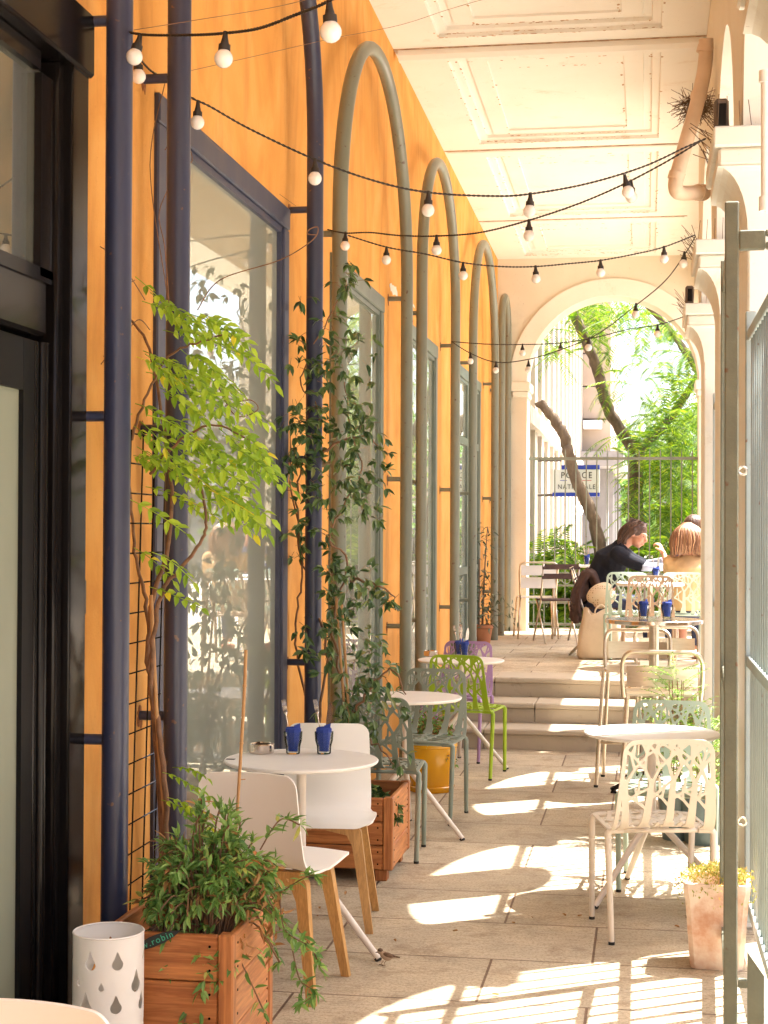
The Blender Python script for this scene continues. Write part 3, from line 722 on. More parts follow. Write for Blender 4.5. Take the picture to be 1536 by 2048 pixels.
def text(body, size, loc, rot, mt, parent, name='lettering', ext=.002, sx=1.0, world=True):
    cu = bpy.data.curves.new('t', 'FONT'); cu.body = body; cu.size = size; cu.extrude = ext; cu.align_x = 'CENTER'; cu.align_y = 'CENTER'; cu.space_character = 1.25
    ob = bpy.data.objects.new('t', cu); COL.objects.link(ob)
    dg = bpy.context.evaluated_depsgraph_get(); me = bpy.data.meshes.new_from_object(ob.evaluated_get(dg))
    bpy.data.objects.remove(ob)
    Mx = Matrix.Translation(loc) @ rot.to_4x4() @ Matrix.Diagonal((sx, 1, 1, 1)); me.transform(Mx)
    o0 = parent
    while o0.parent: o0 = o0.parent
    if world: me.transform(Matrix.Translation(-o0.location))
    me.name = name; me.materials.clear(); me.materials.append(mt)
    o = bpy.data.objects.new(name, me); COL.objects.link(o); o.parent = parent; return o
rx = Matrix.Rotation(R(90), 3, 'X')
text('POLICE', .125, Py(1153, 951, D - .006), rx, M['signdark'], sg, sx=.92)
text('NATIONALE', .095, Py(1153, 974, D - .006), rx, M['signdark'], sg, sx=.86)
# small camera dome on the facade
mb = MB(); q = Py(1156, 1020, 24); mb.lathe([(.0, -.09), (.06, -.07), (.085, -.02), (.09, .03), (.05, .06), (.0, .07)], q, 16)
tag(mb.build('security_camera', M['signwhite'], smooth=True), 'white domed security camera below the police sign', 'camera')
# railing in the end arch
# buildings across the street to the right (seen mirrored in the glass and through the bays)
ob = thing('street_building', 'long pale rendered building across the street, mirrored in the cafe windows', 'building', (12, 10, 0))
mb = MB(); mb.bx(14, 24, -22, 150, 0, 8); mb.build('facade', M['stone'], ob, world=True)
for k in range(36):
    y = -20 + k * 4
    for z in (1.0, 4.6):
        mb = MB(); mb.bx(13.95, 14.0 - .002, y, y + 1.5, z, z + 2.0); mb.build('window', M['farwin'], ob, world=True)
mb = MB(); mb.bx(13.8, 13.998, -22, 150, 3.4, 3.65); mb.bx(13.7, 13.998, -22, 150, 7.6, 8.1); mb.build('cornice', M['cream'], ob, world=True)
rl = thing('iron_railing', 'grey iron railing with pointed bars closing the end arch', 'railing', (xc, EY + .30, PZ))
yr = EY + .30
zt = Py(1225, 917, yr).z
x0_, x1_ = ax0 + .005, ax1 + .0
for vv, h in ((917, .035), (1148, .03), (1172, .022), (1206, .03), (1250, .03)):
    z = Py(1225, vv, yr).z; mb = MB(); mb.bx(x0_, x1_, yr - .014, yr + .014, z - h / 2, z + h / 2); mb.build('rail', M['gate'], rl, world=True)
k = 0; x = Py(1068, 1000, yr).x; dx_ = Py(1088.8, 1000, yr).x - x; ztip = Py(1225, 898, yr).z
while x < ax1:
    mb = MB(); mb.tube([(x, yr, PZ + .02), (x, yr, ztip - .05)], .0085, 6); mb.tube([(x, yr, ztip - .05), (x, yr, ztip)], [.0085, .001], 6); mb.build('bar', M['gate'], rl, world=True)
    x += dx_
za, zb = Py(1225, 1150, yr).z, Py(1225, 1171, yr).z
x = ax0 + .08
mb = MB()
while x < ax1 - .05:
    r_ = (za - zb) / 2 - .014
    mb.tube([(x + r_ * math.cos(a), yr, (za + zb) / 2 + r_ * math.sin(a)) for a in [k * math.pi / 8 for k in range(17)]], .005, 5); x += dx_
mb.build('ring_band', M['gate'], rl, world=True)

# ---- gates in the arcade bays
def gate(name, label, p0, p1, h, mt, z0=.06, pitch=.11, fr=.042, group=None, rails=(.12, 1.08), foot=False):
    p0 = Vector(p0); p1 = Vector(p1); d = (p1 - p0); L = d.length; d.normalize()
    rz = math.atan2(d.y, d.x); o = thing(name, label, 'gate', p0, rz, group)
    mb = MB(); mb.bbox(0, fr, -fr / 2, fr / 2, z0, h, .004); mb.build('stile', mt, o)
    mb = MB(); mb.bbox(L - fr, L, -fr / 2, fr / 2, z0, h, .004); mb.build('stile', mt, o)
    for z in list(rails) + [h - .12]:
        mb = MB(); mb.bbox(fr, L - fr, -fr * .35, fr * .35, z, z + .045, .003); mb.build('rail', mt, o)
    n = int((L - 2 * fr) / pitch)
    for k in range(1, n):
        x = fr + (L - 2 * fr) * k / n
        mb = MB(); mb.tube([(x, 0, rails[0] + .02), (x, 0, h - .10)], .008, 6); mb.build('bar', mt, o, smooth=True)
    return o
hp = Pz(1464, 2060, 0); gx = Py(1464, 402, 4.98)
gt = gate('open_gate', 'grey-green steel gate leaf swung inwards, its tall rusty post seen edge-on', (gx.x, 4.98, 0), (Py(1453, 510, 6.1).x, 6.1, 0), gx.z, M['gate'], .03)
mb = MB(); za = Py(1464, 480, 4.98).z; mb.bbox(.0, .03, -.10, -.022, za - .03, za + .03, .004)
mb.bbox(.0, .03, -.17, -.101, za - .028, za - .008, .003); mb.bbox(.0, .03, -.17, -.101, za + .012, za + .03, .003)
mb.build('hinge_arm', M['gate'], gt)
mb = MB(); mb.tube([(.015, -.19, za - .07), (.015, -.19, za + .09)], .024, 14); mb.tube([(.015, -.19, za + .02), (.015, -.19, za + .05)], .033, 14); mb.build('hinge_pin', M['box'], gt, smooth=40)
mb = MB(); zb = Py(1490, 1990, 4.98).z; mb.bbox(-.002, .028, -.05, -.022, zb + .02, zb + .045, .003)
mb.prism([(-.05, zb - .10), (-.10, zb - .10), (-.10, zb + .06), (-.05, zb + .13)], lambda a, c, h: Vector((h, a, c)), .012); mb.build('hinge_plate', M['gate'], gt)
zr = Py(1484, 941, 4.98).z
mb = MB(); mb.tube([(.02, -.022 - .012 - .012 * math.cos(a), zr + .012 * math.sin(a)) for a in [k * math.pi / 8 for k in range(17)]], .0035, 6); mb.build('latch_ring', M['chrome'], gt)
mb = MB(); mb.tube([(.02, -.022 - .012 - .012 * math.cos(a), Py(1484, 1645, 4.98).z + .012 * math.sin(a)) for a in [k * math.pi / 8 for k in range(17)]], .0035, 6); mb.build('latch_ring', M['chrome'], gt)
f0 = Py(1501, 1000, 6.58)
gate('barred_gate', 'blue-grey barred gate panel between the near piers at the right edge', (f0.x, 6.60, 0), (f0.x + .01, 4.92, 0), Py(1501, 625, 6.6).z, M['gateb'], pitch=.105)
for k, p in enumerate((pf[4], pf[5])):
    gate('barred_gate', ['blue-grey barred gate panel in the bay past the first pier', 'thin blue-grey barred gate seen as a strip beside the third pier'][k], (AX + .10, p + SP - .06, 0), (AX + .11, p + PW + .05, 0), 2.62, M['gateb'], group='gates in the arcade bays')
gate('barred_gate', 'blue-grey barred gate in the bay beside the camera', (AX + .10, pf[3] - .06, 0), (AX + .11, pf[2] + PW + .05, 0), 2.62, M['gateb'], group='gates in the arcade bays')
# wall-mounted tube at the near pier (right edge of the picture)
mb = MB(); q0, q1 = Py(1532, 165, 5.6), Py(1532, 405, 5.6); mb.tube([q0, q1], .017, 12); mb.tube([q0 + Vector((0, 0, .0)), q0 + Vector((0, 0, .04))], .024, 12); mb.tube([q1 - Vector((0, 0, .03)), q1 + Vector((0, 0, .02))], .024, 12)
mb.tube([q1 - Vector((0, 0, .03)), q1 + Vector((.12, 0, -.03))], .01, 8); mb.tube([q0, q0 + Vector((.14, 0, 0))], .01, 8)
tag(mb.build('tube_lamp', M['whitem'], smooth=40), 'white tube lamp on a bracket at the upper right edge', 'lamp')

# ---- bent pipe arches along the wall
XP = WX + .13; PR = .0415
def pipe_arch(label, ya, yb, spring, mt, za=0., zb=0., name='pipe_arch', rows=(.97, 1.97, 3.2), group='bent pipe arches along the ochre wall'):
    o = thing(name, label, 'pipe arch', (XP, (ya + yb) / 2, 0), 0, group)
    r = abs(yb - ya) / 2; yc = (ya + yb) / 2
    P = [(XP, ya, za)] + [(XP, ya, za + (spring - za) * k / 6) for k in range(1, 6)]
    P += [(XP, yc - r * math.cos(a), spring + r * math.sin(a)) for a in [math.pi * k / 28 for k in range(29)]]
    P += [(XP, yb, zb + (spring - zb) * k / 6) for k in range(5, -1, -1)]
    mb = MB(); mb.tube(P, PR, 20); mb.build('pipe', mt, o, smooth=50, world=True)
    for y in (ya, yb):
        for z in rows:
            if z < max(za, zb) + .3 and y > 12: continue
            mb = MB(); mb.tube([(WX - .01, y, z), (XP - PR * .8, y, z)], .017, 10); wbk = mb.build('wall_bracket', mt, o, smooth=40, world=True)
            rq = random.Random(int(y * 100 + z * 10)); pts = [(.030 * math.cos(a) * rq.uniform(.7, 1.3), .030 * math.sin(a) * rq.uniform(.7, 1.3) - (.02 * rq.random() if math.sin(a) < -.5 else 0)) for a in [k * math.pi / 8 for k in range(16)]]
            mb = MB(); mb.prism(pts, lambda a, c, h: Vector((WX + .0008 + h, y + a, z + c)), .0015); mb.build('rust_mark', M['rust'], wbk, world=True)
    return o
def yp(u, v=1060): return Px(u, v, XP).y
pipe_arch('blue bent pipe arch nearest the black doorway, one leg in view', yp(233) - 2.28, yp(233), 3.5, M['navy'])
pipe_arch('blue bent pipe arch in front of the navy-framed window', yp(353), yp(627), 3.53, M['navy'])
def gz(u0, u1, va):
    y0, y1 = yp(u0), yp(u1); yc = (y0 + y1) / 2; uc = proj((XP, yc, 4.4))[0]; return y0, y1, Px(uc, va, XP).z - (y1 - y0) / 2
a, c, s_ = gz(677, 812, 113); pipe_arch('sage green bent pipe arch, largest of the green ones', a, c, s_, M['sage'])
a, c, s_ = gz(842, 909.5, 332); pipe_arch('sage green bent pipe arch just past the chipped plaster patch', a, c, s_, M['sage'], 0, PZ if c > S2 else 0)
a, c, s_ = gz(945, 989, 491); pipe_arch('sage green bent pipe arch standing on the terrace by the bay tree', a, c, s_, M['sage'], PZ, PZ)
a, c, s_ = gz(1002, 1018, 578); pipe_arch('narrow sage green bent pipe arch in the corner by the end wall', a, min(c, EY - .06), s_, M['sage'], PZ, PZ)
# ================================================================ FURNITURE
def interp(P, t):
    """P: list of (t,y,z)"""
    for (a, b) in zip(P, P[1:]):
        if t <= b[0] or b is P[-1]:
            k = (t - a[0]) / (b[0] - a[0]); return a[1] + (b[1] - a[1]) * k, a[2] + (b[2] - a[2]) * k
def arc_profile(pts, k=8):
    sp = smooth_path([(0, y, z) for y, z in pts], k); out = []; t = 0
    for i, p in enumerate(sp):
        if i: t += (p - sp[i - 1]).length
        out.append((t, p.y, p.z))
    return out
# --- branch-pattern shell
FP = arc_profile([(.215, .448), (.20, .455), (.10, .452), (-.04, .450), (-.13, .452), (-.175, .462), (-.205, .495), (-.222, .54), (-.245, .63), (-.268, .73), (-.285, .815)])
FL = FP[-1][0]
def half_w(t):
    k = t / FL
    if k < .45: return .212 - .008 * k
    return .208 - .032 * (k - .45) / .55
def shell_map(P, L, lift=.022, dish=.012):
    def fn(s, t, off):
        t = min(max(t, 0), L); e = .004
        y, z = interp(P, t); y2, z2 = interp(P, min(t + e, L)); y1, z1 = interp(P, max(t - e, 0))
        d = Vector((0, y2 - y1, z2 - z1)).normalized(); n = Vector((0, -d.z, d.y)) * -1
        n = Vector((1, 0, 0)).cross(d)            # points up on the seat, forward on the back
        q = (s / .21) ** 2; kb = min(max((t / L - .42) / .2, 0), 1)
        b = n * (lift * q * kb + dish * q * (1 - kb))
        return Vector((s, y, z)) + b + n * off
    return fn
def forest_shell(seed, h=.005, inner=True):
    rn = random.Random(seed); x0 = -.222; y0 = -.01; nx = int(.444 / h) + 1; ny = int((FL + .02) / h) + 1
    X = x0 + np.arange(nx)[None, :] * h + np.zeros((ny, 1)); T = y0 + np.arange(ny)[:, None] * h + np.zeros((1, nx))
    k = np.clip(T / FL, 0, 1); w = np.where(k < .45, .212 - .008 * k, .208 - .032 * (k - .45) / .55)
    rad = .05; cy = FL / 2; qx = np.abs(X) - (w - rad); qy = np.abs(T - cy) - (FL / 2 - rad)
    out = np.hypot(np.maximum(qx, 0), np.maximum(qy, 0)) + np.minimum(np.maximum(qx, qy), 0) - rad
    tb = .47                                  # bend starts about here
    strut = np.full(X.shape, 9.0)
    def seg(a, b, ra, rb):
        nonlocal strut
        ax_, ay = a; bx_, by = b; dx, dy = bx_ - ax_, by - ay; l2 = dx * dx + dy * dy
        tt = np.clip(((X - ax_) * dx + (T - ay) * dy) / l2, 0, 1)
        d = np.hypot(X - ax_ - tt * dx, T - ay - tt * dy) - (ra + (rb - ra) * tt); strut = np.minimum(strut, d)
    trunks = [-.155, -.075, .02, .105, .178]
    for i, s0 in enumerate(trunks):
        lean = rn.uniform(-.02, .02); t1 = tb + rn.uniform(.10, .13)
        p0 = (s0, tb - .06); p1 = (s0 + lean, t1)
        seg((p0[0], p0[1] - .02), p0, .026, .017); seg(p0, p1, .017, .011)
        def grow(p, ang, L_, r, dep):
            q = (p[0] + math.sin(ang) * L_, p[1] + math.cos(ang) * L_)
            seg(p, q, r, r * .78)
            if dep > 0 and q[1] < FL + .02 and abs(q[0]) < .23:
                sp = rn.uniform(.45, .62)
                grow(q, ang * .6 - sp, L_ * rn.uniform(.8, 1.05), max(r * .82, .0034), dep - 1); grow(q, ang * .6 + sp * rn.uniform(.6, 1), L_ * rn.uniform(.8, 1.05), max(r * .8, .0036), dep - 1)
        grow(p1, rn.uniform(-.25, -.5), .070, .0072, 3); grow(p1, rn.uniform(.3, .55), .074, .0072, 3)
        for sg in (-1, 1): grow((p0[0] + lean * .5, (p0[1] + t1) / 2 + .02 * sg), sg * rn.uniform(.7, 1.0), .06, .0062, 1)
    # seat cut-outs
    for i in range(9):
        a = (rn.uniform(-.2, .2), 0); ang = rn.uniform(-.7, .7); p = a; 
        for j in range(5):
            q = (p[0] + math.sin(ang) * .09, p[1] + math.cos(ang) * .09); seg(p, q, .008, .008); ang = rn.uniform(-.8, .8); p = q
    for i in range(6): 
        t_ = .05 + i * .058; seg((-.21, t_ + rn.uniform(-.03, .03)), (.21, t_ + rn.uniform(-.03, .03)), .006, .006)
    inner_ = np.minimum(strut, -out - .0175) ; inner_ = np.minimum(strut, (-out) - .0175)
    F = np.maximum(out, inner_)
    F = np.clip(F, -.02, .02)
    mb = march(F, x0, y0, h, shell_map(FP, FL), .006)
    return mb
def forest_chair(label, loc, rz, mt, seed=3, group=None):
    o = thing('pierced_chair', label, 'chair', loc, rz, group)
    s_ = forest_shell(seed).build('shell', None, o, smooth=40); s_.data.materials.append(mt)
    for sx in (-1, 1):
        for (yt, yb) in ((.185, .215), (-.155, -.20)):
            mb = MB(); p0 = Vector((sx * .150, yt, .438)); p1 = Vector((sx * .196, yt, .438)); p2 = Vector((sx * .212, yt, .425)); p3 = Vector((sx * .205, yb, .0))
            mb.tube([p0, p1, p1 * .4 + p2 * .6 + Vector((0, 0, .004)), p2, p2 * .98 + p3 * .02, p3], [.012, .013, .0135, .014, .014, .0115], 12)
            l = mb.build('leg', mt, o, smooth=50)
            mb = MB(); mb.tube([p3 + Vector((0, 0, .012)), p3], .0125, 12); mb.build('foot_cap', M['rubber'], l)
    mb = MB(); mb.tube([(-.2, -.15, .436), (.2, -.15, .436)], .009, 8); mb.tube([(-.2, .18, .436), (.2, .18, .436)], .009, 8)
    mb.build('seat_rail', mt, o, smooth=True)
    return o
GF = 'chairs with branch-pattern backs'
def face(dx, dy): return math.atan2(-dx, dy)     # +Y local faces (dx,dy)
fc0 = forest_chair('cream chair with a branch-pattern back, drawn up to the right-hand table in the sun', (0, 0, 0), 0, M['forest_sand'], 3, GF)
fcB = forest_chair('sage grey chair with branch-pattern back at the near side of the middle left table', (0, 0, 0), 0, M['forest_sage'], 8, GF)
def fcopy(src, loc, rz, label, mt): return copy_tree(src, loc, rz, label, GF, mats={'shell': mt, 'leg': mt, 'seat_rail': mt})
nl = Pz(1222, 1888); fl = Pz(1186, 1841)          # near-left and far-left feet
fw = (fl - nl).normalized(); rt = Vector((fw.y, -fw.x, 0))
c0 = (nl + fl) / 2 + rt * .205
fc0.location = (c0.x, c0.y, 0); fc0.rotation_euler.z = face(fw.x, fw.y)
nb = Pz(828, 1728); fb = Pz(849, 1697); cB = (nb + fb) / 2 + Vector((-.205, .01, 0))
fcB.location = (cB.x, cB.y, 0); fcB.rotation_euler.z = R(3)
a_ = Pz(905, 1648); b_ = Pz(935, 1625)
fcopy(fcB, ((a_.x + b_.x) / 2 - .21, (a_.y + b_.y) / 2 - .0, 0), R(174), 'sage grey chair with branch-pattern back, facing out behind the middle left table', M['forest_sage'])
a_ = Pz(978, 1562); b_ = Pz(1010, 1540)
fcopy(fc0, ((a_.x + b_.x) / 2 - .20, (a_.y + b_.y) / 2, 0), R(-8), 'lime green chair with branch-pattern back', M['forest_lime'])
fcopy(fcB, (Pz(1003, 1500).x - .27, 11.36, 0), R(172), 'lilac chair with branch-pattern back at the foot of the steps', M['forest_lilac'])
a_ = Pz(1246, 1784); fcopy(fcB, (a_.x + .20, a_.y + .20, 0), R(176), 'mint chair with branch-pattern back half hidden behind the right-hand sunny table', M['forest_mint'])
q = Py(1298, 1200, 13.3); fcopy(fcB, (q.x, 13.45, PZ), R(2), 'taupe chair with branch-pattern back between the two mint chairs on the terrace', M['forest_taupe'])
q = Py(1262, 1200, 14.5); fcopy(fc0, (q.x, 14.45, PZ), R(-6), 'mint chair with branch-pattern back on the terrace, left of the taupe one', M['forest_mint'])
q = Py(1358, 1200, 14.5); fcopy(fcB, (q.x, 14.5, PZ), R(5), 'mint chair with branch-pattern back on which the woman in tan sits', M['forest_mint'])

# --- white moulded chair on oak legs
SPf = arc_profile([(.225, .425), (.215, .447), (.17, .458), (.05, .452), (-.07, .450), (-.14, .462), (-.185, .50), (-.205, .56), (-.225, .66), (-.245, .79)])
SLn = SPf[-1][0]
def white_shell():
    h = .008; x0 = -.236; y0 = -.01; nx = int(.472 / h) + 1; ny = int((SLn + .025) / h) + 1
    X = x0 + np.arange(nx)[None, :] * h + np.zeros((ny, 1)); T = y0 + np.arange(ny)[:, None] * h + np.zeros((1, nx))
    k = np.clip(T / SLn, 0, 1)
    w = .225 - .032 * np.clip((k - .40) / .12, 0, 1) - .018 * np.clip((k - .55) / .45, 0, 1)
    rad = np.where(T > SLn / 2, .045, .075); cy = SLn / 2; qx = np.abs(X) - (w - rad); qy = np.abs(T - cy) - (SLn / 2 - rad)
    out = np.hypot(np.maximum(qx, 0), np.maximum(qy, 0)) + np.minimum(np.maximum(qx, qy), 0) - rad
    return march(out, x0, y0, h, shell_map(SPf, SLn, .045, .010), .009)
WSH = white_shell()
def white_chair(label, loc, rz, group):
    o = thing('moulded_chair', label, 'chair', loc, rz, group)
    WSH.build('shell', M['white'], o, smooth=50)
    for sy in (-1, 1):
        for sx in (-1, 1):
            yt = sy * .13; yb = sy * .195 - .01
            poly = [(.03, .438), (.150, .438), (.175, .40), (.228, .0), (.198, .0), (.140, .34), (.118, .385), (.03, .405)]
            def fn(a, c, h, sx=sx, yt=yt, yb=yb):
                k = c / .43; y = yb + (yt - yb) * min(k, 1); return Vector((sx * a, y - .017 * (.75 + .45 * k) + h * (.75 + .45 * k), c))
            mb = MB()
            n = len(poly); P = [fn(a, c, 0) for a, c in poly] + [fn(a, c, .034) for a, c in poly]
            F = [tuple(range(n - 1, -1, -1)), tuple(range(n, 2 * n))] + [(i, (i + 1) % n, n + (i + 1) % n, n + i) for i in range(n)]
            if sx < 0: F = [tuple(reversed(f)) for f in F]
            mb.add(P, F); l = mb.build('leg', M['oak'], o)
    mb = MB(); mb.bx(-.028, .028, -.15, .15, .407, .437); mb.build('seat_beam', M['oak'], o)
    return o
GW = 'white moulded chairs on oak legs'
a_ = Pz(597, 2013); b_ = Pz(695, 1955); d = (b_ - a_).normalized(); c_ = (a_ + b_) / 2 + Vector((-d.y, d.x, 0)) * .20
wc = white_chair('white moulded chair on oak legs, back to us, beside the leafy planter box', (c_.x, c_.y, 0), face(d.x, d.y) + R(8), GW)
a_ = Pz(740, 1868)
copy_tree(wc, (a_.x - .235, a_.y + .17, 0), R(186), 'white moulded chair on oak legs facing us from behind the near left table', GW)
copy_tree(wc, (-1.06, 2.93, 0), R(-4), 'white chair of which only the curved top shows at the bottom edge', GW)
wcx = bpy.data.objects[-1] if False else None

# --- round white tables on tripod legs
def white_table(label, u, v, rot, r=.30, z=.73):
    c = Pz(u, v, z); o = thing('round_table', label, 'table', (c.x, c.y, 0), R(rot), 'round white tripod tables')
    mb = MB(); mb.lathe([(0, z - .016), (r - .012, z - .016), (r - .003, z - .011), (r, z - .004), (r - .003, z), (0, z)], n=72); mb.build('table_top', M['whitem'], o, smooth=30)
    mb = MB(); mb.lathe([(.07, z - .03), (.07, z - .018)], n=20); mb.tube([(0, 0, z - .03), (0, 0, .33)], .019, 16); mb.build('column', M['tubew'], o, smooth=40)
    for k in range(3):
        a = 2 * math.pi * k / 3; dx, dy = math.cos(a), math.sin(a)
        mb = MB(); mb.tube([(dx * .006, dy * .006, .36), (dx * .36, dy * .36, .008)], [.016, .0125], 12); l = mb.build('leg', M['tubew'], o, smooth=50)
        mb = MB(); mb.tube([(dx * .352, dy * .352, .012), (dx * .362, dy * .362, .001)], .0135, 10); mb.build('foot_cap', M['rubber'], l)
    mb = MB(); mb.box((-.02, .08, z - .024), (.07, .025, .012)); mb.build('tilt_lever', M['signred'], o)
    return o, c
t1, c1 = white_table('round white table with ashtray and two cutlery glasses, nearest on the left', 603, 1518, -23)
t2, c2 = white_table('empty round white table standing between two sage grey chairs', 812, 1393, -25)
t3, c3 = white_table('round white table beside the lime green chair, with two cutlery glasses', 922, 1319, -22)
t4, c4 = white_table('empty round white table in the sun at the right, by the gate', 1304, 1464, 108)
mb = MB(); q = Pz(451, 1518, .731); mb.box((q.x + .02, q.y, .7312), (.035, .022, .0012)); tag(mb.build('table_number', M['tagblack']), 'small black number sticker at the left rim of the nearest white table', 'sticker')

# --- glasses with napkins and cutlery
def tumbler(label, loc, rz, fork=True, knife=True, sc=1.0, cat='glass'):
    o = thing('cutlery_glass', label, cat, loc, rz, 'glasses holding napkins and cutlery')
    mb = MB(); H = .088 * sc
    mb.lathe([(0, .001), (.026 * sc, .001), (.028 * sc, .004), (.029 * sc, .03 * sc), (.036 * sc, .055 * sc), (.038 * sc, H), (.0355 * sc, H), (.0335 * sc, .055 * sc), (.0265 * sc, .03 * sc), (.025 * sc, .010), (0, .009)], n=14)
    mb.build('tumbler', M['glass'], o, smooth=28)
    mb = MB()
    mb.lathe([(0, .012), (.022 * sc, .012), (.024 * sc, .05 * sc), (.030 * sc, .07 * sc), (.032 * sc, H + .012), (.026 * sc, H + .018), (.020 * sc, H - .01), (0, H - .01)], n=9)
    mb.add([(-.005, -.02, H), (.03, -.012, H), (.028, -.006, H + .035), (.004, -.012, H + .026)], [(0, 1, 2, 3)]); mb.build('napkin', M['napkin'], o, smooth=30)
    if fork:
        mb = MB(); d = Vector((-.19, .02, 1)).normalized(); p = Vector((-.003, 0, .02)); e = p + d * .16; s_ = Vector((1, 0, .19)).normalized()
        mb.tube([p, p + d * .07, e - d * .028, e - d * .012], [.0028, .0022, .0025, .0085], 6); 
        for k in (-1.5, -.5, .5, 1.5): mb.tube([e - d * .014 + s_ * k * .0045, e + d * .038 + s_ * k * .0045], [.0017, .0011], 5)
        mb.build('fork', M['chrome'], o, smooth=True)
    if knife:
        mb = MB(); d = Vector((.10, .05, 1)).normalized(); p = Vector((.006, 0, .02)); s_ = Vector((1, 0, -.1)).normalized()
        w_ = [.004, .004, .009, .011, .010, .003]; P = []
        for k, ww in zip((0, .07, .085, .12, .16, .185), w_):
            for sg_ in (-1, 1): P.append(p + d * k + s_ * ww * sg_)
        n_ = Vector((0, .0015, 0)); mb.add(P + [q + n_ for q in P], [(2 * i, 2 * i + 1, 2 * i + 3, 2 * i + 2) for i in range(5)] + [(14 + 2 * i, 12 + 2 * i, 13 + 2 * i, 15 + 2 * i)[::1] for i in range(5)])
        mb.build('knife', M['chrome'], o)
    return o
def ontable(u, v, z=.73): q = Pz(u, v, z); return Vector((q.x, q.y, z + .0006))
g0 = tumbler('glass with blue napkin and fork, beside the ashtray on the nearest white table', ontable(586, 1508), .2, True, False)
g1 = tumbler('glass with blue napkin, fork and knife, right-hand one on the nearest white table', ontable(648, 1508), -.1)
def gcopy(u, v, z, label, rz, src=None): return copy_tree(src or g1, ontable(u, v, z), rz, label)
gcopy(918, 1311, .73, 'left one of two glasses with blue napkins on the table by the lilac chair', .6)
gcopy(929, 1314, .73, 'right one of two glasses with blue napkins on the table by the lilac chair', .1)
def ashtray(label, loc):
    mb = MB(); mb.lathe([(0, .0), (.047, .0), (.05, .003), (.05, .034), (.046, .038), (.042, .034), (.042, .008), (0, .008)], n=28)
    for k in range(3): mb.box((.045 * math.cos(k * 2.1), .045 * math.sin(k * 2.1), .036), (.012, .012, .008), Matrix.Rotation(k * 2.1, 3, 'Z'))
    o = mb.build('ashtray', M['chrome'], smooth=35); o.location = loc; tag(o, label, 'ashtray', 'steel ashtrays'); return o
a1 = ashtray('round steel ashtray on the nearest white table', ontable(523, 1506))
a2 = a1.copy(); COL.objects.link(a2); a2.location = ontable(861, 1312); tag(a2, 'round steel ashtray on the table beside the lime green chair')

# --- tall aluminium bistro table and bar stools
bz = 1.07; bc = Pz(1308, 1238, bz); 
bt = thing('bar_table', 'tall round steel-topped bar table on a single column', 'table', (bc.x, bc.y, 0))
mb = MB(); mb.lathe([(0, bz - .028), (.295, bz - .028), (.305, bz - .024), (.305, bz - .004), (.30, bz), (0, bz)], n=64); mb.build('table_top', M['chrome'], bt, smooth=30)
mb = MB(); mb.tube([(0, 0, .09), (0, 0, bz - .03)], .031, 20); mb.lathe([(.12, bz - .04), (.12, bz - .029)], n=20); mb.build('column', M['alu'], bt, smooth=40)
for k in range(4):
    a = R(38 + 90 * k); mb = MB(); d = Vector((math.cos(a), math.sin(a), 0))
    mb.tube([d * .02 + Vector((0, 0, .10)), d * .12 + Vector((0, 0, .075)), d * .30 + Vector((0, 0, .032)), d * .33 + Vector((0, 0, .028))], [.024, .022, .015, .010], 8); mb.tube([d * .31 + Vector((0, 0, .03)), d * .31], [.01, .022], 10); mb.build('foot', M['black'], bt, smooth=40)
gcopy(1287, 1236, bz, 'glass with a blue napkin leaning out, left one on the steel bar table', .9)
gcopy(1334, 1237, bz, 'glass with blue napkin and cutlery, right one on the steel bar table', .1)
